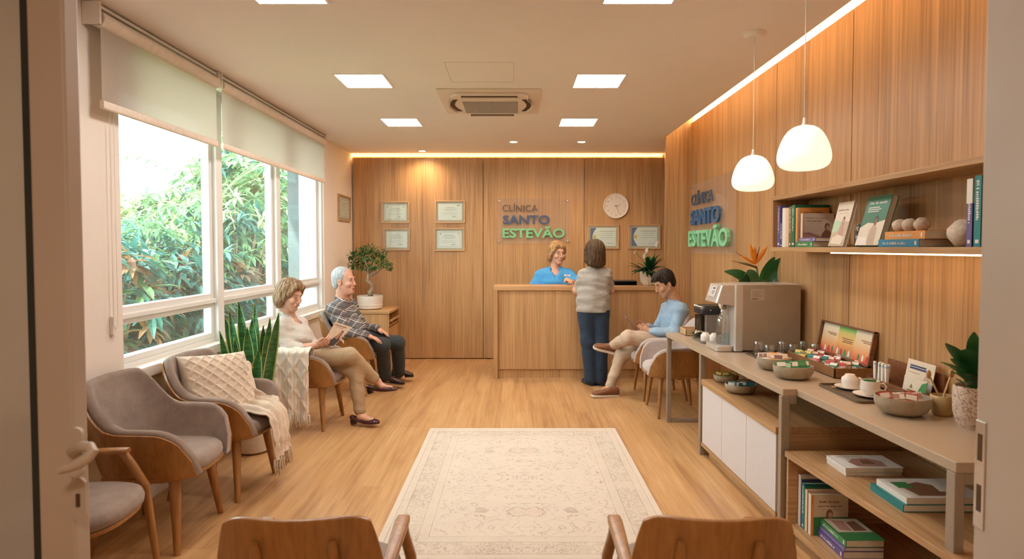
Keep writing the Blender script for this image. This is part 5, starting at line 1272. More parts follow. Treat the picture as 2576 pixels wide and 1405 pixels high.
# ================================================================== GARDEN OUTSIDE
def garden():
    struct('ground_outside', MB().box((-16,-1,-.4),(-2.5,22,-.25)), flat('garden_soil', (.20,.26,.10,1), 1, obj=False))
    LM = [leaf_mat('garden_leaf_teal', (.025,.13,.105), (.08,.25,.20), .35, .35), leaf_mat('garden_leaf_green', (.07,.18,.07), (.18,.33,.14), .4, .4), leaf_mat('garden_leaf_rust', (.26,.11,.05), (.40,.24,.11), .5, .4), leaf_mat('garden_leaf_pale', (.30,.38,.17), (.50,.54,.30), .5, .5)]
    bark = flat('garden_bark', (.22,.15,.11,1), .9)
    def bush(seed, R, H, nw, Lf, wf, mis, low=.15):
        rn = random.Random(seed); e = empty('garden_shrub'); f = MB(); b = MB()
        for k in range(nw):
            a = rn.uniform(0,2*PI); z = H*(low+(1-low)*rn.random()**.8); rr = R*math.sqrt(max(.05,1-((z/H-.55)/.62)**2))*rn.uniform(.45,1)
            p = V(math.cos(a)*rr, math.sin(a)*rr, z)
            if k % 4 == 0: b.tube([V(rn.uniform(-.1,.1),rn.uniform(-.1,.1),0), p*.55+V(0,0,z*.05), p], [.022,.014,.006], 5)
            ax = (V(math.cos(a)*.6,math.sin(a)*.6,.8)+V(rn.uniform(-.3,.3),rn.uniform(-.3,.3),0)).normalized(); mi = rn.choice(mis)
            for j in range(rn.randint(8,11)):
                t = j*2.4+rn.uniform(-.2,.2); u = ax.orthogonal().normalized(); w_ = ax.cross(u); d = (u*math.cos(t)+w_*math.sin(t))*.95+ax*rn.uniform(.1,.7)
                leaf(f, p+ax*rn.uniform(-.06,.03), d, Lf*rn.uniform(.7,1.15), wf*rn.uniform(.8,1.15), rn.uniform(.4,1.1), .18, 3, mi)
        b.build('branches', bark, e); f.build('foliage', LM, e); return e
    near = bush(1, .75, 1.75, 120, .26, .062, (0,0,0,1,2)); mid = bush(2, 1.0, 2.35, 170, .24, .050, (0,0,1,1,3)); tall = bush(3, 1.5, 3.3, 230, .34, .085, (0,1,1,3,3), .2); far = bush(5, 1.9, 3.6, 200, .42, .12, (3,3,1,3), .05)
    spots = [(near,[(-3.62,4.9,0,1),(-3.62,6.2,2,.95),(-3.95,7.35,4,1.0),(-3.75,8.9,1,.95),(-4.1,5.7,3,1.05)]),
             (mid,[(-4.4,7.0,0,.88),(-4.1,8.6,2,1.05),(-4.0,10.2,4,1.1),(-5.6,8.4,5,.9),(-4.9,6.0,1,.86)]),
             (tall,[(-4.7,10.8,0,1),(-5.2,13.0,2,1.2),(-7.4,9.6,1,.70)]), (far,[(-7.2,12.2,0,.78),(-9.4,11.6,2,.72),(-5.4,15.0,3,1.3),(-9.2,15.0,1,.85)])]
    nm = {id(near):'low shrub with long drooping teal leaves close outside the window', id(mid):'rounded green shrub with narrow leaves in the garden beyond the window', id(tall):'tall leafy garden tree rising above the shrubs outside', id(far):'pale sunlit bush at the far side of the garden'}
    for src, L in spots:
        for i, (x, y, rz, k) in enumerate(L):
            o = src if i == 0 else copy_tree(src)
            o.location = (x,y,-.25); o.rotation_euler.z = rz; o.scale = (k,k,k); tag(o, nm[id(src)], 'shrub', {id(near):'near garden shrubs', id(mid):'middle garden shrubs', id(tall):'garden trees', id(far):'far garden bushes'}[id(src)])
    # palm behind the second pane
    e = empty('palm', (-4.6,9.0,-.25), 0, 'palm with arching fronds outside behind the middle window pane', 'palm tree'); rn = random.Random(5)
    MB().tube([(0,0,0),(.05,0,1.2),(.0,.05,2.3)], [.11,.09,.08], 10).build('trunk', bark, e, smooth=True); f = MB()
    for k in range(16):
        a = 2*PI*k/16+rn.uniform(-.2,.2); el = rn.uniform(.35,1.2); p = V(0,.05,2.3); d = V(math.cos(a)*math.cos(el),math.sin(a)*math.cos(el),math.sin(el)); pts = []
        for j in range(12): pts.append(p.copy()); d = (d+V(0,0,-.13)).normalized(); p = p+d*.14
        f.tube(pts, .008, 4, 1)
        for j in range(2,12):
            t = (pts[j]-pts[j-1]).normalized(); s_ = t.cross(V(0,0,1)).normalized()
            for q in (-1,1): leaf(f, pts[j], s_*q+t*.7, .34*(1-abs(j-6)/9), .035, .6, .1, 3, 0)
    f.build('fronds', [LM[1], LM[3]], e)
    struct('column_outside', MB().box((-2.84,7.45,-.3),(-2.502,7.85,3.2)), flat('render_pale_blue', (.13,.17,.175,1), .8, obj=False))
    struct('wall_outside', MB().box((-13,17.5,-.3),(-2.5,17.7,2.6)).box((-13.2,-1,-.3),(-13,17.7,2.6)), flat('garden_wall', (.16,.20,.09,1), 1, var=.4, scale=3, obj=False))
garden()
# ================================================================== SMALL THINGS
TZ = .78
def cm(name, c, rough=.45): return flat('cv_'+name, tuple(c)+(1,), rough, var=.03)
CV = dict(white=cm('white',(.74,.69,.62)), purple=cm('purple',(.13,.09,.24)), navy=cm('navy',(.03,.05,.14)), green=cm('green',(.02,.15,.08)), teal=cm('teal',(.015,.20,.20)), olive=cm('olive',(.16,.14,.04)),
  orange=cm('orange',(.80,.33,.08)), peach=cm('peach',(.72,.50,.34)), brown=cm('brown',(.23,.11,.06)), blue=cm('blue',(.03,.24,.40)), lilac=cm('lilac',(.20,.15,.35)), leafg=cm('leafg',(.05,.24,.08)), cream=cm('cream',(.68,.58,.45)), rose=cm('rose',(.45,.25,.20)), skin=cm('skin',(.60,.36,.24)), dark=cm('dark',(.04,.03,.03)), tan=cm('tan',(.48,.36,.25)), sky=cm('sky',(.45,.55,.62)), mint=cm('mint',(.40,.55,.36)), gold=cm('gold',(.70,.50,.12)), red=cm('red',(.45,.05,.04)))
M_page = flat('book_pages', (.74,.66,.54,1), .85)
def book(M, w, h, t, col, label, grp, spine=None, front=None, name='book', soft=False):
    """M: x = spine to fore edge, y = up the page, z = thickness (front cover at z=t)"""
    r = wroot(name, M @ Vector((0,0,0)), label, 'book', grp); c = .0022 if not soft else .0010
    mats = [CV[col], CV['white'], CV['gold']]+[CV[k] for k in ('skin','dark','mint','tan','rose','navy','cream','leafg','brown','orange')]; mk = ['skin','dark','mint','tan','rose','navy','cream','leafg','brown','orange']
    b = MB().box((0,0,0),(w,h,c), 0, M).box((0,0,t-c),(w,h,t), 0, M).box((-.001,0,0),(c,h,t), 0, M)
    if spine:
        s = basis(M @ Vector((-.0012, h*.93, t*.5)), M.to_3x3() @ Vector((0,-1,0)), M.to_3x3() @ Vector((0,0,-1)))
        s = M @ basis((-.0015, h*.93, t*.28), (0,-1,0), (0,0,1))
        marks_into(b, s, h*.6, min(t*.42,.014), 1, spine+int(h*1000))
        b.box((-.0018,h*.05,t*.25),(-.0008,h*.10,t*.75), 1, M)
    for q in (front or []):
        k = q[0]
        if k == 'text': fit_into(b, q[1], M @ Matrix.Translation((w*q[2],h*q[3],t)), w*q[4], h*q[5], {'white':1,'gold':2}.get(q[6], 3+mk.index(q[6]) if q[6] in mk else 1), .0004)
        elif k == 'marks': marks_into(b, M @ Matrix.Translation((w*q[1],h*q[2],t)), w*q[3], h*q[4], 3+mk.index(q[5]) if q[5] in mk else 1, int(q[3]*97), .0005)
        elif k == 'rect': b.box((w*q[1],h*q[2],t-.0002),(w*q[3],h*q[4],t+.0004), 3+mk.index(q[5]) if q[5] in mk else 1, M)
        elif k == 'poly': b.prism([(w*x,h*y) for x,y in q[1]], t-.0002, t+.0006+.0002*q[3], 3+mk.index(q[2]) if q[2] in mk else 1, M)
    b.build('cover', mats, r)
    MB().box((c,.003,c),(w-.004,h-.003,t-c), 0, M).build('pages', M_page, r)
    return r
def figure(cx, cy, s, hair='dark', body='brown', skin='skin'):
    """simple printed portrait for a cover: head, hair and shoulders"""
    def circ(x, y, r, k=1.3): return [(x+r*math.cos(2*PI*i/12), y+r*k*math.sin(2*PI*i/12)) for i in range(12)]
    return [('poly', [(cx-.9*s,cy-2.6*s),(cx+.9*s,cy-2.6*s),(cx+.7*s,cy-.9*s),(cx+.2*s,cy-.4*s),(cx-.3*s,cy-.4*s),(cx-.8*s,cy-1.0*s)], body, 1), ('poly', circ(cx,cy,.40*s), hair, 2), ('poly', circ(cx+.08*s,cy-.12*s,.26*s), skin, 3)]
# ---- wall shelf, left group: spines to the room, front covers towards the camera
SZ = 1.523
def stand_book(x, y, w, h, t, col, label, grp, **k):
    M = basis((x,y+t,SZ if 'z' not in k else k.pop('z')), (1,0,0), (0,0,1))     # z = x cross y = -Y : front cover faces the camera
    return book(M, w, h, t, col, label, grp, **k)
gS = 'books standing at the far end of the wall shelf'
y = 4.165
for col, w, h, t, sp, lb in (('purple',.19,.285,.045,8,'tall purple book standing at the far end of the wall shelf'),('navy',.16,.17,.03,10,'short navy book beside the tall purple one on the wall shelf'),('white',.20,.265,.05,None,'white spined book standing between navy and peach books on the wall shelf'),('peach',.20,.262,.045,None,'pale peach book standing left of the olive spine on the wall shelf'),('olive',.20,.268,.035,9,'olive brown spined book standing on the wall shelf'),('green',.235,.275,.05,11,'dark green book with wide cover standing behind the orange one')):
    y -= t+.0015; stand_book(1.825, y, w, h, t, col, lb, gS, spine=sp)
y = 4.165-.2625-.03; stand_book(1.828, y-.0, .205, .255, .025, 'orange', 'orange book with cream spine standing behind the brown motherhood book', gS, front=[('rect',.0,0,.06,1,'cream'),('marks',.2,.86,.6,.035,'brown')])
y -= .055; stand_book(1.836, y, .20, .215, .028, 'cream', 'brown and white book with a seated mother on its cover on the wall shelf', gS,
   front=[('poly',[(0,0),(1,0),(1,.34),(.7,.30),(.45,.36),(.2,.44),(0,.42)],'rose',0),('poly',[(0,0),(.62,0),(.6,.22),(.3,.34),(0,.38)],'skin',1)]+figure(.78,.60,.22,'brown','brown')+[('text','Perfect Conception',.10,.84,.74,.045,'brown'),('marks',.12,.75,.5,.04,'brown'),('rect',.2,.70,.6,.705,'tan')])
def flat_book(x0, x1, y0, y1, z, t, col, label, grp, spine=None, front=None, rz=0, spdir='x'):
    """lying book; spine on the room side (x0), title readable from there"""
    M = basis((x0,y1,z), (1,0,0), (0,-1,0)); M = M.copy()
    # z axis of this basis points down, so flip: build from the bottom cover
    M = basis((x0,y0,z), (1,0,0), (0,1,0))
    r = book(M, x1-x0, y1-y0, t, col, label, grp, None, front)
    if spine:
        b = MB(); marks_into(b, basis((x0-.002,y1-(y1-y0)*.12,z+t*.30), (0,-1,0), (0,0,1)), (y1-y0)*.6, t*.36, 0, spine)
        b.box((x0-.0025,y0+(y1-y0)*.05,z+t*.25),(x0-.001,y0+(y1-y0)*.09,z+t*.75)); b.build('lettering', CV['white'], r)
    return r
gF = 'books lying flat on the wall shelf'
flat_book(1.812, 1.95, 3.64, 3.86, SZ, .034, 'leafg', 'green book lying flat under the lilac one on the wall shelf', gF, 7)
flat_book(1.818, 1.95, 3.62, 3.83, SZ+.034, .024, 'lilac', 'lilac book lying on the green book on the wall shelf', gF, 3)
flat_book(1.825, 2.00, 2.70, 3.00, SZ, .036, 'blue', 'blue book lying under the orange book near the white stones', gF, 9)
flat_book(1.832, 2.01, 2.67, 2.96, SZ+.036, .038, 'orange', 'orange book lying on the blue one, carrying three white stones', gF, 3)
# ---- leaning display books
def lean(y_far, y_near, h, t, lean_x, col, label, front):
    M = basis((1.842,y_far,SZ), (0,-1,0), (lean_x,0,h)); 
    M = basis((1.842+t*.9,y_far,SZ), (0,-1,0), (lean_x,0,h))     # x: towards camera, y: up leaning, z = x cross y
    r = book(M, y_far-y_near, h, t, col, label, 'display books leaning on the wall shelf', None, front)
    MB().box((1.842+t*.9+.012,y_near+.01,SZ),(2.02,y_near+.016,SZ+.012)).build('easel', M_bamboo, r)
M0 = basis((0,0,0),(0,-1,0),(.1,0,1)); assert M0[0][2] < 0
lean(3.515, 3.355, .262, .020, .065, 'cream', 'pale display book with seated child cover leaning on the wall shelf', [('rect',.0,.0,1,.55,'tan'),('poly',[(0,.3),(.4,.34),(.5,.52),(.2,.6),(0,.55)],'mint',1)]+figure(.62,.58,.17,'dark','rose')+[('poly',[(.1,.06),(.8,.04),(.9,.2),(.5,.26),(.15,.2)],'cream',2),('marks',.12,.80,.7,.035,'brown'),('rect',.2,.74,.75,.745,'brown')])
lean(3.235, 3.030, .268, .034, .075, 'green', 'green display book with white title and reading figure leaning on the wall shelf', [('text','Dia de saude',.14,.84,.72,.055,'white'),('rect',.14,.76,.6,.775,'white'),('rect',.14,.72,.7,.735,'white'),('rect',.14,.68,.62,.695,'white'),('poly',[(0,0),(1,0),(1,.50),(.6,.44),(.3,.46),(0,.36)],'cream',0)]+figure(.62,.50,.19,'dark','tan','brown')+[('poly',[(0,0),(.5,0),(.42,.16),(.1,.17),(0,.12)],'gold',2)])
M = MB().lathe([(0,0),(.028,0),(.030,.03),(.030,.09),(.022,.11),(.022,.125),(0,.125)], 24); o = M.build('glass_jar', flat('smoky_glass', (.08,.06,.04,1), .1), None, smooth=40, loc=(1.90,3.29,SZ)); tag(o, 'small dark glass jar between the two display books', 'jar')
def pebble(x, y, z, r, seed, label, grp, cat='stone', nm='pebble'):
    rn = random.Random(seed); mb = MB().ball((0,0,0), r, 20)
    mb.v = [tuple(Vector(v)*(1+.10*math.sin(7*v[0]/r[0]+seed)*math.sin(5*v[1]/r[1]+seed*2)*math.cos(4*v[2]/r[2]+seed))) for v in mb.v]
    o = mb.build(nm, flat('white_stone', (.62,.50,.38,1), .8, var=.15, scale=60, bump=.4), None, smooth=True, loc=(x,y,z+r[2]*.93)); tag(o, label, cat, grp)
for i, (yy, w) in enumerate(((2.93,'nearest the display books'),(2.855,'in the middle of the three'),(2.77,'closest to the round ball'))): pebble(1.885, yy, SZ+.074, (.035,.034,.032), i+1, 'round white stone on the orange book, '+w, 'white stones on the orange book')
pebble(1.93, 2.565, SZ, (.064,.064,.062), 9, 'large rough cream ball beside the purple book on the wall shelf', None, 'ball', 'decorative_ball')
gR = 'books standing at the near end of the wall shelf'
for x, y, col, h, t, lb, sp in ((1.85,2.42,'purple',.275,.030,'purple book with white top standing beside the cream ball',7),(1.85,2.375,'teal',.285,.035,'dark teal book standing right of the purple one',7),(1.85,2.32,'tan',.29,.045,'tan book at the near end of the wall shelf, by the door frame',None)):
    r = stand_book(x, y, .16, h, t, col, lb, gR, spine=sp)
    if col == 'purple': MB().box((1.8475,y-.0005,SZ+h*.64),(1.96,y+t+.0005,SZ+h+.001)).build('white_band', CV['white'], r)
# ---- shelf unit under the counter
gM = 'magazines stacked on the oak shelf'
ph = [('poly',[(.25,.15),(.75,.1),(.8,.5),(.6,.75),(.35,.7),(.2,.45)],'rose',1),('poly',[(.4,.3),(.62,.28),(.6,.6),(.45,.6)],'brown',2),('rect',.1,.84,.6,.88,'tan')]
flat_book(1.535, 1.80, 2.735, 2.905, .4605, .020, 'white', 'white magazine at the bottom of the farther magazine pile', gM)
flat_book(1.530, 1.80, 2.730, 2.900, .481, .019, 'white', 'white magazine with printed figure on top of the farther pile', gM, None, ph)
flat_book(1.553, 1.88, 2.355, 2.575, .4605, .030, 'teal', 'thick white-paged book with teal edge under the nearer pile', gM)
flat_book(1.570, 1.89, 2.360, 2.560, .491, .026, 'white', 'white book with brown photo cover on top of the nearer pile', gM, None, [('poly',[(.2,.1),(.6,.1),(.7,.5),(.45,.8),(.15,.6)],'brown',1),('poly',[(.55,.3),(.9,.35),(.85,.7),(.6,.7)],'gold',2),('poly',[(.1,.5),(.3,.5),(.3,.8),(.1,.8)],'leafg',3)])
gB = 'books standing on the bottom shelf of the oak unit'
y = 3.055
for col, w, h, t, lb, sp in (('white',.19,.262,.026,'white and black spined book at the far end of the bottom shelf',10),('navy',.19,.245,.012,'thin dark blue book beside the white one on the bottom shelf',None),('teal',.19,.235,.022,'teal book with white spine label on the bottom shelf',8),('green',.20,.225,.010,'thin dark green book on the bottom shelf',None),('peach',.19,.215,.022,'pale cream spined book next to the orange spine on the bottom shelf',None)):
    y -= t+.001; stand_book(1.468, y, w, h, t, col, lb, gB, spine=sp, z=.0855)
y -= .029; stand_book(1.472, y, .185, .205, .026, 'cream', 'orange spined book with reading figure cover facing out on the bottom shelf', gB, z=.0855,
   front=[('rect',0,0,.07,1,'orange'),('rect',.07,0,1,.45,'leafg'),('marks',.22,.80,.55,.05,'brown'),('marks',.2,.70,.66,.04,'brown'),('rect',.25,.64,.72,.645,'tan')]+figure(.50,.52,.24,'brown','tan'))
gK = 'books stacked on the bottom shelf of the oak unit'
z = .0855
for i, (col, t, lb) in enumerate((('purple',.036,'purple book at the bottom of the stack on the bottom shelf'),('lilac',.018,'thin violet book in the middle of the bottom shelf stack'),('leafg',.034,'green book with printed photo on top of the bottom shelf stack'))):
    flat_book(1.508+.006*i, 1.70, 2.700, 2.925, z, t, col, lb, gK, 9 if i != 1 else None, [('poly',[(.05,.35),(.95,.35),(.95,.97),(.05,.97)],'cream',0),('poly',[(.15,.45),(.45,.4),(.5,.85),(.2,.9)],'rose',1),('poly',[(.5,.4),(.85,.42),(.8,.85),(.55,.8)],'brown',2)] if i == 2 else None); z += t+.0005
# ---- bowls and sachets
M_bowl = flat('stoneware', (.36,.29,.20,1), .75, var=.12, scale=40, bump=.3)
def bowl(px, py, wpx, z, label, hgt=.062, k=.85, mat=None):
    c = onz(px, py, z); r_ = wpx*c.y/1500/2; c.y += r_*.62
    r_ = wpx*c.y/1500/2
    hgt *= 1.22; prof = [(0,0),(.48*r_,0),(.64*r_,.005),(.84*r_,hgt*.22),(.965*r_,hgt*.50),(r_,hgt*.78),(.985*r_,hgt),(.945*r_,hgt),(.955*r_,hgt*.78),(.90*r_,hgt*.46),(.74*r_,hgt*.22),(.4*r_,.012),(0,.010)]
    o = MB().lathe(prof, 40, sy=k).build('bowl', mat or M_bowl, None, smooth=50, loc=tuple(c)); tag(o, label, 'bowl', 'stoneware bowls on the counters'); return c, r_
def sachet(p, w, h, tilt, yaw, c1, c2, label, grp, lie=0.0, body=None):
    M = Matrix.Translation(p) @ Matrix.Rotation(yaw,4,'Z') @ Matrix.Rotation(tilt,4,'X') @ Matrix.Rotation(lie,4,'Z')
    mb = MB(); n = 5
    P = [[(-w/2+w*i/n, 0, 0) for i in range(n+1)] for j in range(2)]
    # pillow-shaped packet with flat crimped ends
    for s in (1,-1):
        G = [[(-w/2+w*i/6, -h/2+h*j/8, s*.0032*math.sin(PI*i/6)*max(0,math.sin(PI*(j-.6)/6.8)) if 0 < j < 8 else 0) for j in range(9)] for i in range(7)]
        if s < 0: G = G[::-1]
        mb.grid(G, 0, M)
    mb.box((-w*.40,h*.08,.0022),(w*.40,h*.40,.0046), 1, M); mb.box((-w*.32,-h*.32,.0020),(w*.32,-h*.26,.0046), 2, M); mb.box((-w*.32,-h*.18,.0024),(w*.22,-h*.13,.0048), 2, M)
    o = mb.build('tea_sachet', [CV[c1], CV[c2], CV['white'] if c1 != 'white' else CV['brown']], None, loc=(0,0,0)); 
    me = o.data; me.transform(Matrix.Translation(-Vector(p))); o.location = p; tag(o, label, 'sachet', grp); return o
def fill(c, r_, n, hgt, specs, label, grp, w=.056, h=.076, seed=1, span=.62, z0=.060, tilt=1.0):
    rn = random.Random(seed)
    for i in range(n):
        u = -span+2*span*i/(n-1); c1, c2 = specs[i % len(specs)]
        sachet((c.x+u*r_, c.y+rn.uniform(-.12,.10)*r_, c.z+z0+rn.uniform(0,.008)), w, h, tilt+rn.uniform(-.1,.1), rn.uniform(-.25,.25)-.25, c1, c2, label, grp, rn.uniform(-.2,.2))
c, r_ = bowl(1958,934,84,TZ,'beige stoneware bowl of orange and white sachets, behind the green sachet bowl'); fill(c, r_, 7, .06, [('white','brown'),('white','peach'),('orange','white'),('orange','peach')], 'orange or white sachet standing in the farther counter bowl', 'sachets in the farther counter bowl', seed=2)
c, r_ = bowl(2009,958,98,TZ,'beige stoneware bowl holding green sachets in front of the tea box'); fill(c, r_, 7, .06, [('leafg','white'),('green','mint'),('green','leafg')], 'green sachet standing in the bowl in front of the tea box', 'green sachets in the bowl', seed=3)
c, r_ = bowl(2296,1052,132,TZ,'wide olive stoneware bowl of red and white sachets near the door frame', .068); fill(c, r_, 8, .06, [('red','white'),('red','rose'),('white','rose'),('rose','white'),('white','navy')], 'red or white sachet standing in the wide olive bowl', 'sachets in the wide olive bowl', seed=5, w=.052, h=.070)
c, r_ = bowl(1833,965,62,.565,'small beige bowl of yellow sachets on the oak cabinet', .045); fill(c, r_, 5, .05, [('olive','gold'),('gold','cream')], 'yellow green sachet in the small bowl on the cabinet', 'yellow sachets in the cabinet bowl', w=.045, h=.060, seed=6, z0=.040)
c, r_ = bowl(1872,993,78,.565,'beige bowl of teal and blue sachets on the oak cabinet', .05); fill(c, r_, 6, .05, [('teal','white'),('sky','white'),('navy','teal')], 'teal or pale blue sachet in the bowl on the cabinet', 'teal sachets in the cabinet bowl', w=.048, h=.065, seed=7, z0=.042)
# ---- trays
def tray(x0, x1, y0, y1, z, label, mat, h=.014, rz=0):
    cx, cy = (x0+x1)/2, (y0+y1)/2; r = MB(); a, b = x1-x0, y1-y0
    r.prism(rrect(a, b, .025), 0, .004); 
    o_ = rrect(a, b, .025, 5); i_ = rrect(a-.012, b-.012, .019, 5); n = len(o_)
    r._a([(x,y,.004) for x,y in o_]+[(x,y,h) for x,y in o_]+[(x,y,h) for x,y in i_]+[(x,y,.004) for x,y in i_], [(i,(i+1)%n,n+(i+1)%n,n+i) for i in range(n)]+[(n+i,n+(i+1)%n,2*n+(i+1)%n,2*n+i) for i in range(n)]+[(2*n+i,2*n+(i+1)%n,3*n+(i+1)%n,3*n+i) for i in range(n)])
    o = r.build('tray', mat, None, loc=(cx,cy,z), rot=(0,0,rz)); tag(o, label, 'tray', 'serving trays on the counter'); return o
M_tray = flat('dark_tray', (.13,.085,.05,1), .5, var=.12); M_tray2 = flat('grey_green_tray', (.17,.15,.11,1), .45)
tray(1.60,2.03,3.84,4.14,TZ,'dark brown tray holding the six upturned drinking glasses',M_tray)
tray(1.62,1.83,2.80,3.18,TZ,'dark brown tray with two white cups near the counter joint',M_tray)
tray(1.43,1.66,4.56,4.82,TZ,'grey green tray with upturned white cups beside the water dispenser',M_tray2)
# ---- glasses, upside down
def tumbler():
    mb = MB().lathe([(.036,0),(.0355,.002),(.034,.045),(.031,.080),(.029,.098),(.026,.103),(0,.104),(0,.098),(.024,.097),(.0275,.078),(.031,.045),(.0335,.002),(.034,0)], 32)
    mb.v = [(x*(1+.022*math.cos(12*math.atan2(y,x))*(1 if .012 < z < .095 else 0)), y*(1+.022*math.cos(12*math.atan2(y,x))*(1 if .012 < z < .095 else 0)), z) for x,y,z in mb.v]
    return mb.build('drinking_glass', M_tumbler, None, smooth=50)
g0 = tumbler()
for i, ((px, py), w) in enumerate(zip(((1905,893),(1930,903),(1965,893),(1990,900),(2017,893),(2045,900)),('at the end touching the water dispenser side, back row','in front at the dispenser end of the tray','in the middle of the back row','in the middle of the front row','at the wall end of the back row','at the wall end of the front row'))):
    p = onz(px,py,TZ+.005); o = g0 if i == 0 else g0.copy()
    if i: COL.objects.link(o)
    o.location = (min(p.x,1.99),p.y-.02 if i%2==0 else p.y-.03,TZ+.0045); tag(o, 'clear fluted glass standing upside down, '+w, 'glass', 'upturned fluted glasses')
# ---- cups and saucers
M_china = flat('white_china', (.78,.70,.62,1), .25, var=.015)
def cup(x, y, z, label, inv, saucer=True, sc=1.0):
    r = empty('coffee_cup', (x,y,z), math.radians(-20), label, 'cup', 'white coffee cups')
    R, H = .040*sc, .066*sc
    if saucer:
        s_ = MB().lathe([(0,0),(.030*sc,0),(.045*sc,.004),(.070*sc,.012),(.071*sc,.014),(.045*sc,.009),(0,.007)], 36).build('saucer', M_china, None, smooth=50, loc=(x,y,z)); tag(s_, 'white saucer under '+label.split(',')[0], 'saucer', 'white saucers'); z0 = .009
    else: z0 = 0
    r.location.z = z+z0+.0005
    prof = [(0,0),(.55*R,0),(.60*R,.006),(.98*R,.020),(R,.035),(R*.98,H),(R*.93,H),(.92*R,.03),(.5*R,.008),(0,.008)] 
    if inv: prof = [(q, H-zz) for q, zz in prof][::-1]
    MB().lathe(prof, 36).build('body', M_china, r, smooth=50)
    hz = [(R*.95,0,H*.80),(R*1.35,0,H*.82),(R*1.62,0,H*.60),(R*1.45,0,H*.34),(R*.95,0,H*.24)]
    if inv: hz = [(a,b,H-c_) for a,b,c_ in hz]
    MB().tube(hz, .0042*sc, 8).build('handle', M_china, r, smooth=True)
    return r
cup(1.742,3.085,TZ+.0045,'white cup upside down, farther one on the brown tray',True,True,1.02); cup(1.752,2.925,TZ+.0045,'white cup upright with sachets in it, nearer one on the brown tray',False,True,1.08)
for dx, c1 in ((-.014,'mint'),(.016,'cream')):
    sachet((1.752+dx,2.925,TZ+.068), .040, .050, 1.35, .1+dx*9, c1, 'leafg', 'pale green tea bag standing in the nearer white cup', 'pale green tea bags')
for dx, dy in ((0,0),(.055,-.045)): cup(1.505+dx,4.70+dy,TZ+.0045,'small white cup upside down beside the dispenser, '+('farther' if not dx else 'nearer')+' of the pair',True,False,.98)
# spoon on the saucer
sp = MB().tube([(0,0,.0),(.05,0,.004),(.10,0,.002)], [.0022,.002,.0022], 6).ball((-.014,0,0), (.016,.009,.003), 10).build('teaspoon', M_steel, None, loc=(1.665,3.075,TZ+.019), rot=(0,0,.2)); tag(sp, 'small teaspoon on the saucer of the upturned cup', 'spoon')
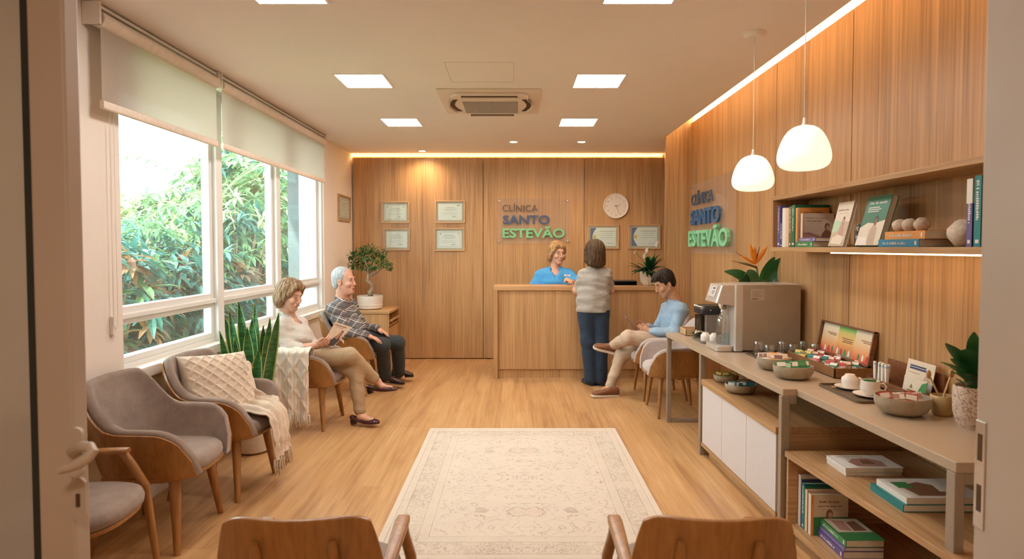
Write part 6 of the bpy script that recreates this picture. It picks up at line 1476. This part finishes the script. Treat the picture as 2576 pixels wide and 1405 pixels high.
# ---- tea box with open lid
def tea_box():
    r = wroot('tea_box', (1.93,3.62,TZ), 'open dark wooden tea box with printed inner lid leaning towards the wall', 'tea box')
    x0, x1, y0, y1, h = 1.800, 2.035, 3.345, 3.93, .058; M_tb = wood('tea_box_side', (.16,.065,.022), (.34,.16,.06), 'y', 60, .4, obj=True); t = .008
    MB().box((x0,y0,TZ),(x1,y1,TZ+.006)).box((x0,y0,TZ),(x0+t,y1,TZ+h)).box((x1-t,y0,TZ),(x1,y1,TZ+h)).box((x0,y0,TZ),(x1,y0+t,TZ+h)).box((x0,y1-t,TZ),(x1,y1,TZ+h)).build('box', M_tb, r, bevel=.0015)
    MB().box((x0+t,3.54,TZ),(x1-t,3.546,TZ+h*.9)).box((x0+t,3.735,TZ),(x1-t,3.741,TZ+h*.9)).build('divider', M_tb, r)
    # lid standing almost upright against the wall
    L = basis((x1-.028,y0,TZ+h+.002), (0,1,0), (.036,0,.20)); w, hh = y1-y0, .205
    # z of this basis points towards the wall side
    l = MB(); s = -1 if (L.to_3x3() @ Vector((0,0,1))).x > 0 else 1
    for q in ((0,0,w,.010),(0,hh-.010,w,hh),(0,0,.010,hh),(w-.010,0,w,hh)): l.box((q[0],q[1],min(0,s*.022)),(q[2],q[3],max(0,s*.022)), 0, L)
    l.box((0,0,min(0,-s*.005)),(w,hh,max(0,-s*.005)), 0, L); ld = l.build('lid', M_rosewood, r, bevel=.0015)
    # printed card: three panels, warm at the foot
    c = MB(); T_ = L @ Matrix.Translation((0,0,s*.0016))
    n = NT('tea_card'); gm = n.sep(n.pos((1,1,1))); z_ = n.math('DIVIDE', n.math('SUBTRACT', gm[2], TZ+h+.012), .18)
    col = n.ramp(z_, [(0,(.62,.06,.03)),(.28,(.72,.30,.12)),(.55,(.72,.50,.28)),(1,(.72,.64,.48))]); n.set(Base_Color=col, Roughness=.4)
    n2 = NT('tea_card_green'); gm = n2.sep(n2.pos((1,1,1))); z2 = n2.math('DIVIDE', n2.math('SUBTRACT', gm[2], TZ+h+.012), .18)
    n2.set(Base_Color=n2.ramp(z2, [(0,(.16,.20,.10)),(.2,(.60,.20,.08)),(.5,(.72,.42,.14)),(.8,(.55,.45,.15)),(.9,(.22,.42,.10))]), Roughness=.4)
    a = w/3
    mi = 2; zz = (.0006 if s > 0 else -.0006)
    for k in range(3):
        u0, u1 = .012+k*(w-.024)/3, .012+(k+1)*(w-.024)/3; c.box((u0,.012,min(0,zz)),(u1,hh-.012,max(0,zz)), 1 if k == 1 else 0, T_)
        for v, wd in ((.135,.7),(.125,.55)) if k != 1 else ((.120,.8),(.108,.7),(.098,.74)): c.box((u0+.02,v,min(0,zz*3)),(u0+.02+(u1-u0-.04)*wd,v+.005,max(0,zz*3)), 2, T_)
        for j in range(4 if k == 1 else 3):
            x = u0+.03+j*(u1-u0-.06)/3; c.prism([(x,.020),(x+.018,.020),(x+.018,.045),(x+.009,.058),(x,.045)], min(0,zz*3), max(0,zz*3), 3+(j+k) % 3, T_)
    c.build('printed_card', [n.m, n2.m, CV['brown'], CV['red'], CV['white'], CV['leafg']], ld)
    rn = random.Random(4); cols = [[('gold','olive'),('leafg','gold'),('gold','mint')],[('red','white'),('green','teal'),('red','peach')],[('green','white'),('rose','red'),('brown','peach')]]
    for ri, (ya, yb) in enumerate(((3.745,3.92),(3.55,3.73),(3.36,3.535))):
        for xi in range(5):
            for q in range(1 if xi % 2 else 2):
                c1, c2 = cols[ri][(xi+q) % 3] if ri else cols[0][(xi+q) % 3] if xi < 2 else cols[1][(xi) % 3]
                sachet((x0+.035+xi*.040, (ya+yb)/2+(q-.5)*.05+rn.uniform(-.01,.01), TZ+.052+rn.uniform(0,.006)), .050, .062, .75+rn.uniform(-.1,.1), -.9+rn.uniform(-.2,.2), c1, c2, 'tea sachet filed in the open wooden tea box', 'tea sachets in the wooden box')
tea_box()
# ---- card display holder
def holder():
    r = wroot('leaflet_holder', (1.97,3.02,TZ), 'low wooden holder tray for sugar sticks and cards beside the wall', 'holder')
    x0, x1, y0, y1 = 1.915, 2.035, 2.80, 3.23
    MB().box((x0,y0,TZ),(x1,y1,TZ+.010)).box((x0,y0,TZ),(x0+.008,y1,TZ+.040)).box((x1-.008,y0,TZ),(x1,y1,TZ+.14)).box((x0,y0,TZ),(x1,y0+.008,TZ+.05)).box((x0,y1-.008,TZ),(x1,y1,TZ+.05)).build('holder_body', M_rosewood, r, bevel=.0015)
    for i in range(7):
        o = MB().box((-.005,-.006,0),(.005,.006,.115)).box((-.0055,-.0065,.095),(.0055,.0065,.105),1).build('sugar_stick', [M_paper, CV['sky']], None, loc=(1.945+.012*(i % 2), 3.205-.0165*i, TZ+.011), rot=(.04*(i % 3-1), .06*(i % 2), 0)); tag(o, 'white paper sugar stick standing in the wooden holder', 'sugar stick', 'sugar sticks in the wooden holder')
    def card(y0_, y1_, x, h, ln, mats, label, deco):
        M = basis((x,y1_,TZ+.012), (0,-1,0), (ln,0,h)); mb = MB().box((0,0,0),(y1_-y0_,h,.0025), 0, M)
        for q in deco: 
            if q[0] == 'p': mb.prism([(a*(y1_-y0_),b*h) for a,b in q[1]], .0024, .0032+.0003*q[3], q[2], M)
            else: mb.box(((y1_-y0_)*q[1],h*q[2],.0024),((y1_-y0_)*q[3],h*q[4],.0034), q[5], M)
        o = mb.build('printed_card', mats, None); o.data.transform(Matrix.Translation((-x,-y0_,-TZ))); o.location = (x,y0_,TZ); tag(o, label, 'card', 'cards in the wooden holder')
    card(2.835,3.035,1.985,.165,.030,[CV['cream'],CV['sky'],CV['navy'],CV['tan']],'pale card with dark heading and blue band standing in the holder',[('r',0,.0,1,.42,1),('r',.12,.80,.70,.85,2),('r',.12,.72,.86,.78,2),('r',.12,.60,.5,.63,3),('p',[(.66,.44),(.92,.46),(.84,.64),(.72,.62)],3,0)])
    card(2.81,2.975,1.945,.090,.012,[CV['gold'] if False else CV['cream'],CV['leafg'],CV['olive']],'small cream card with green leaf corner in front of the pale card',[('p',[(.62,0),(1,0),(1,.95),(.80,.8),(.68,.4)],1,0),('r',.2,.25,.5,.32,2),('p',[(.28,.42),(.42,.42),(.36,.66)],2,0)])
holder()
# ---- amber cup pot with wooden spoons
t = MB().lathe([(0,0),(.034,0),(.040,.008),(.046,.085),(.043,.088),(.037,.012),(0,.010)], 28).build('amber_pot', flat('amber_glazed', (.50,.36,.17,1), .3), None, smooth=50, loc=(1.89,2.62,TZ)); tag(t, 'cream and amber pot of stirrers left of the speckled plant pot', 'pot')
for i, (dx, dy) in enumerate(((.03,.01),(-.035,.0))):
    o = MB().tube([(0,0,.012),(dx*.5,dy,.09),(dx*1.6,dy*2,.165)], [.004,.004,.005], 6).ball((dx*1.8,dy*2,.18), (.012,.006,.02), 10).build('wooden_spoon', M_bamboo, None, smooth=True, loc=(1.89,2.62,TZ)); tag(o, 'small wooden spoon in the amber pot, leaning '+('towards the wall' if not i else 'towards the room'), 'spoon', 'wooden spoons in the amber pot')
# ---- water dispenser
def dispenser():
    r = wroot('water_dispenser', (1.75,4.33,TZ), 'large steel water dispenser with side panel and bottle in its alcove', 'water dispenser')
    M_side = flat('dispenser_side', (.40,.32,.24,1), .42, metal=.35, var=.04, scale=12); M_sil = flat('dispenser_silver', (.66,.60,.54,1), .3, metal=.55, var=.02); x0, x1, y0, y1, z0, z1 = 1.600, 2.012, 4.19, 4.47, TZ+.012, TZ+.475
    MB().box((x0,y0,z0),(x1,y1,z1)).build('body', M_side, r, bevel=.006)
    MB().prism([(x0-.055,y0+.012),(x0-.045,y0),(x0+.004,y0),(x0+.004,y1),(x0-.045,y1),(x0-.055,y1-.012)], TZ+.006, z1+.004).build('front_panel', M_sil, r, bevel=.003)
    MB().box((x0+.0,y0-.002,z1-.004),(x1+.002,y1+.002,z1+.006)).build('top_cover', M_sil, r, bevel=.003)
    hd = MB(); pr = [(0,0),(-.135,.022),(-.125,.055),(-.095,.150),(0,.152)]
    ring = lambda y, k: [(x0-.05+a*k, y, z1-.150+b) for a, b in pr]
    hd.loft([ring(y0+.010,.92), ring(y0+.022,1), ring(y1-.022,1), ring(y1-.010,.92)]).build('head', M_sil, r, bevel=.004)
    MB().tube([(x0-.105,4.33,z1-.128),(x0-.105,4.33,z1-.155),(x0-.105,4.33,z1-.175)], [.026,.020,.010], 16).build('spout', M_chrome, r, smooth=40)
    # display on the sloping front
    D = basis((x0-.05-.1262,4.41,z1-.090), (0,-1,0), (.030,0,.095)); d = MB().box((0,0,-.001),(.15,.082,.0015), 0, D); d.box((.075,.058,.001),(.115,.070,.0022), 1, D)
    for k in range(3): d.box((.075,.040-.010*k,.001),(.125-.01*k,.044-.010*k,.0022), 1, D)
    d.build('display', [flat('display_grey', (.60,.54,.50,1), .3), CV['navy']], r)
    MB().prism([(x+x0-.115,y+4.33) for x,y in rrect(.125,.25,.03)], TZ+.002, TZ+.040).build('drip_tray', M_sil, r, bevel=.004)
    for q in ((x0+.05,y0+.03),(x1-.05,y0+.03),(x0+.05,y1-.03),(x1-.05,y1-.03)): MB().lathe([(0,0),(.014,0),(.014,.014),(0,.014)], 14, (q[0],q[1],TZ)).build('foot', M_black, r)
    s = MB().box((x0+.055,y0-.0012,z1-.105),(x0+.150,y0+.001,z1-.03)); 
    for k in range(5): s.box((x0+.062,y0-.0020,z1-.045-.009*k),(x0+.14-.01*(k % 3),y0-.0008,z1-.043-.009*k), 1)
    s.box((x0+.062,y0-.0020,z1-.100),(x0+.11,y0-.0008,z1-.092), 1); s.build('sticker', [flat('sticker_tan', (.50,.40,.30,1), .6), CV['brown']], r)
    MB().tube([(2.010,4.30,TZ+.32),(2.035,4.30,TZ+.30),(2.043,4.30,TZ+.22),(2.035,4.30,TZ+.17),(2.010,4.30,TZ+.14)], .006, 10).build('hose', M_white, r, smooth=True)
    b = wroot('glass_bottle', (1.512,4.33,TZ+.04), 'clear glass bottle standing on the drip tray of the dispenser', 'bottle')
    MB().lathe([(0,0),(.044,0),(.048,.006),(.048,.165),(.040,.195),(.020,.225),(.018,.262),(.015,.262),(.017,.225),(.037,.193),(.045,.165),(.045,.008),(0,.008)], 32, (1.512,4.33,TZ+.041)).build('bottle_body', M_tumbler, b, smooth=50)
    MB().lathe([(0,.250),(.022,.250),(.023,.275),(.018,.285),(0,.285)], 24, (1.512,4.33,TZ+.041)).build('cap', flat('bottle_cap', (.40,.34,.28,1), .4, metal=.4), b, smooth=50)
    MB().lathe([(0,.010),(.0445,.010),(.0445,.075),(0,.075)], 28, (1.512,4.33,TZ+.041)).build('water', clear('water_blue', (.75,.90,.95,1), .0, .06), b, smooth=50)
dispenser()
# ---- coffee maker behind it
def coffee():
    r = wroot('coffee_maker', (1.60,4.93,TZ), 'black and grey coffee maker with steel lever beyond the water dispenser', 'coffee maker')
    MB().box((1.555,4.86,TZ),(1.80,5.06,TZ+.195)).build('body', flat('coffee_grey', (.30,.26,.23,1), .35, metal=.3), r, bevel=.008)
    MB().loft([[(x,y,z) for x,y in [(a+1.66,b+4.96) for a,b in rrect(w,l,.03)]] for z,w,l in ((TZ+.195,.30,.21),(TZ+.235,.30,.21),(TZ+.262,.25,.18))]).build('lid', M_black, r, smooth=40)
    MB().prism([(a+1.525,b+4.93) for a,b in rrect(.055,.10,.02)], TZ, TZ+.185).build('water_column', clear('smoke_tank', (.35,.33,.30,1), .05, .1), r)
    MB().tube([(1.47,4.90,TZ+.268),(1.53,4.89,TZ+.250),(1.60,4.86,TZ+.225)], [.006,.007,.010], 10).build('lever', M_chrome, r, smooth=True)
coffee()
# ---- little wooden box with cream sticks, dark bowl
r = wroot('wooden_box', (1.50,5.05,TZ), 'small light wooden box at the far corner of the counter', 'box'); x0, x1, y0, y1 = 1.425, 1.555, 4.97, 5.15
MB().box((x0,y0,TZ),(x1,y1,TZ+.006)).box((x0,y0,TZ),(x0+.007,y1,TZ+.055)).box((x1-.007,y0,TZ),(x1,y1,TZ+.055)).box((x0,y0,TZ),(x1,y0+.007,TZ+.055)).box((x0,y1-.007,TZ),(x1,y1,TZ+.055)).build('box_body', M_bamboo, r, bevel=.0015)
c = V(1.512,4.885,TZ); o = MB().lathe([(0,0),(.025,0),(.060,.035),(.063,.040),(.058,.038),(.02,.006),(0,.006)], 32).build('bowl', flat('dark_green_bowl', (.05,.055,.03,1), .3), None, smooth=50, loc=tuple(c)); tag(o, 'dark green bowl of cream wrapped sweets by the wooden box', 'bowl')
rn = random.Random(2)
for k in range(9):
    o = MB().tube([(-.026,0,0),(-.018,0,0),(-.012,0,0),(.012,0,0),(.018,0,0),(.026,0,0)], [.009,.002,.008,.008,.002,.009], 8).build('wrapped_sweet', CV['cream'], None, smooth=True, loc=(c.x+rn.uniform(-.035,.035), c.y+rn.uniform(-.03,.03), c.z+.038+.006*(k // 3)), rot=(0,rn.uniform(-.3,.3),rn.uniform(0,3))); tag(o, 'cream wrapped sweet in the dark green bowl', 'sweet', 'wrapped sweets in the dark bowl')
# ---- black document tray on the reception ledge
r = wroot('document_tray', (1.30,7.10,1.075), 'flat black tray on the reception ledge beside the visitor in grey', 'tray')
MB().box((1.16,7.00,1.075),(1.43,7.20,1.080)).box((1.16,7.19,1.075),(1.43,7.20,1.130)).box((1.16,7.00,1.075),(1.168,7.20,1.125)).box((1.422,7.00,1.075),(1.43,7.20,1.125)).box((1.16,7.00,1.120),(1.43,7.20,1.127)).build('tray_body', M_black, r, bevel=.002)
# ================================================================== CUSHION + THROWS
def cushion():
    r = empty('cushion', (-1.90,3.79,.625), 0, 'square cream knitted cushion with diamond pattern leaning in the grey armchair', 'cushion'); n = 84; W = .46
    def srf(s):
        rows = []
        for i in range(n+1):
            u = -1+2*i/n; row = []
            for j in range(n+1):
                v = -1+2*j/n; e = (1-abs(u)**2.6)*(1-abs(v)**2.6); t = .085*max(0,e)**.42
                q = 1-.07*(1-abs(v)**2)*abs(u)**3; q2 = 1-.07*(1-abs(u)**2)*abs(v)**3
                a, b = (u+v)*6.2, (u-v)*6.2; d = max(abs(math.cos(PI*a/2)), abs(math.cos(PI*b/2)))**14*.010*min(1,e*6)
                row.append((u*W/2*q, v*W/2*q2, s*(t+d)))
            rows.append(row)
        return rows if s > 0 else rows[::-1]
    MB().grid(srf(1)).grid(srf(-1)).build('cushion_cover', M_knit, r, smooth=True, weld=.0008)
    r.rotation_euler = (math.radians(64), math.radians(4), math.radians(58)); return r
cu = cushion()
def knit_sheet(name, rowsf, label, mat, seedt=1, tass=None, thick=.010):
    P = rowsf(); r = wroot(name, P[len(P)//2][len(P[0])//2], label, 'throw')
    MB().grid(P, thick=thick).build('blanket', mat, r, smooth=60)
    f = MB(); rn = random.Random(seedt)
    for p, d in tass or []:
        for _ in range(5):
            q = V(p)+V(rn.uniform(-.008,.008),rn.uniform(-.008,.008),0); L = rn.uniform(.07,.105)
            f.tube([q+V(0,0,.008), q+V(rn.uniform(-.006,.006),rn.uniform(-.006,.006),-L*.5), q+V(rn.uniform(-.014,.014),rn.uniform(-.014,.014),-L)], [.0035,.003,.002], 5)
    if tass: f.build('fringe', mat, r, smooth=True)
    return r
def relief(u, v, W, L):
    """raised cable lines and diamonds on a knitted throw"""
    x, y = u*W/.055, v*L/.085; d = max(abs(math.cos(PI*(x+y)/2)), abs(math.cos(PI*(x-y)/2)))**8*.010
    return d+.0015*math.sin(u*W*260)
# white throw over the near arm of the woman's chair: hangs outside the arm at y = 4.80
def throw1():
    rows = []; nu, nv = 90, 150; ya = 4.790; top = .665
    for i in range(nu+1):
        u = i/nu; x = -1.955+.285*u; rr = []
        for j in range(nv+1):
            s = j/nv*.64                                       # along the cloth from inside the arm, over, then down
            fold = .010*math.sin(u*15+.6)*min(1,max(0,(s-.12)*5)); e = relief(u, j/nv, .285, .64)
            if s < .05: y, z, ny, nz = ya+.115, top-.055+s, 1, 0
            elif s < .16: a = (s-.05)/.11*PI; y, z = ya+.0575+.0575*math.cos(a), top-.005+.028*math.sin(a); ny, nz = math.cos(a), math.sin(a)
            else: y, z = ya-.010*(s-.16), top-.005-(s-.16); ny, nz = -1, 0
            rr.append((x+.012*(u-.5)*s, y+ny*(.012+e+fold), z+nz*(.012+e)+(-.02*u*(1 if s > .16 else 0))))
        rows.append(rr)
    rows = rows[::-1]
    return rows
P1 = throw1(); tips = [P1[int(i*90/15)][150] for i in range(16)]
knit_sheet('knitted_throw', lambda: P1, 'white cable-knit throw with fringe hanging over the arm beside the reading person', M_knitw, 1, [((p[0],p[1]+.004,p[2]),0) for p in tips], .008)
# beige throw slung over the far arm, the seat and the front of the cushion's chair
def throw2():
    path = [V(-1.93,4.075,.66),V(-1.93,4.03,.705),V(-1.90,3.985,.66),V(-1.85,3.945,.56),V(-1.78,3.89,.497),V(-1.70,3.85,.492),V(-1.62,3.82,.49),V(-1.555,3.79,.468),V(-1.525,3.775,.41),V(-1.515,3.765,.34),V(-1.51,3.76,.27),V(-1.505,3.755,.21)]
    wd = [V(.10,.05,0)]*2+[V(.11,.03,0)]*2+[V(.12,.10,0),V(.08,.15,0),V(.02,.17,0)]+[V(-.02,.165,0)]*5
    n = 150; rows = []; m = len(path)-1
    for i in range(73):
        u = -1+2*i/72; rr = []
        for j in range(n+1):
            t = j/n*m; k = min(int(t), m-1); f = t-k; g = f*f*(3-2*f)
            p = path[k].lerp(path[k+1], f); w = wd[k].lerp(wd[k+1], g)
            d = (path[k+1]-path[k]).normalized(); nn = w.cross(d).normalized(); nn = -nn if nn.z < 0 or (abs(nn.z) < .3 and nn.x < 0) else nn
            fold = .016*math.sin(u*9+j*.025)+.007*math.sin(u*21+1+j*.045)
            rr.append(p+w*u+nn*(.016+fold*.8+relief((u+1)/2, j/n, .3, .8)*.9)+V(0,0,-.03*u*max(0,(j/n-.62))))
        rows.append(rr)
    return rows
P2 = throw2(); t2 = [P2[int(i*72/12)][150] for i in range(13)]
knit_sheet('knitted_throw', lambda: P2, 'beige knitted throw with fringe draped over the seat with the diamond cushion', M_knit, 2, [((p[0],p[1],p[2]),0) for p in t2], .008)
# ================================================================== LIGHT + CAMERA
w = bpy.data.worlds.new('World'); SC.world = w; w.use_nodes = True
nt = w.node_tree; nt.nodes.clear()
bg = nt.nodes.new('ShaderNodeBackground'); wo = nt.nodes.new('ShaderNodeOutputWorld')
bg.inputs[0].default_value = (.80,.95,1.0,1); bg.inputs[1].default_value = 8
nt.links.new(bg.outputs[0], wo.inputs[0])
sun = bpy.data.lights.new('sun', 'SUN'); sun.energy = 8; sun.color = (1,.93,.8); sun.angle = math.radians(2)
so = bpy.data.objects.new('sun', sun); COL.objects.link(so); so.rotation_euler = (math.radians(50), 0, math.radians(-20))
al = bpy.data.lights.new('lobby_fill_light', 'AREA'); al.energy = 26; al.color = (1,.80,.62); al.shape = 'DISK'; al.size = .5  # unseen light added behind the camera to brighten door leaf and jamb
ao = bpy.data.objects.new('lobby_fill_light', al); COL.objects.link(ao); ao.location = (0,-.6,2.70)
cam = bpy.data.cameras.new('camera'); co = bpy.data.objects.new('camera', cam); COL.objects.link(co)
cam.sensor_width = 36; cam.lens = 36*FPX/2576
co.location = (0,0,CAM_H); co.rotation_euler = (PI/2-PITCH,0,0)
cam.shift_x = -(CX-1288)/2576; cam.shift_y = (702.5-CY)/2576*-1
cam.clip_start = .05; cam.clip_end = 200
cam.dof.use_dof = True; cam.dof.focus_distance = 5.6; cam.dof.aperture_fstop = 4.0
SC.camera = co
vs = SC.view_settings; vs.view_transform = 'Standard'; vs.look = 'None'; vs.gamma = 1; vs.use_curve_mapping = False; vs.exposure = 0.40
SC.cycles.max_bounces = 8; SC.cycles.diffuse_bounces = 4; SC.cycles.glossy_bounces = 3; SC.cycles.transparent_max_bounces = 12; SC.cycles.transmission_bounces = 4
SC.cycles.sample_clamp_indirect = 6; SC.cycles.use_denoising = True
SC.cycles.caustics_reflective = False; SC.cycles.caustics_refractive = False
SC.cycles.use_adaptive_sampling = True; SC.cycles.adaptive_threshold = .018
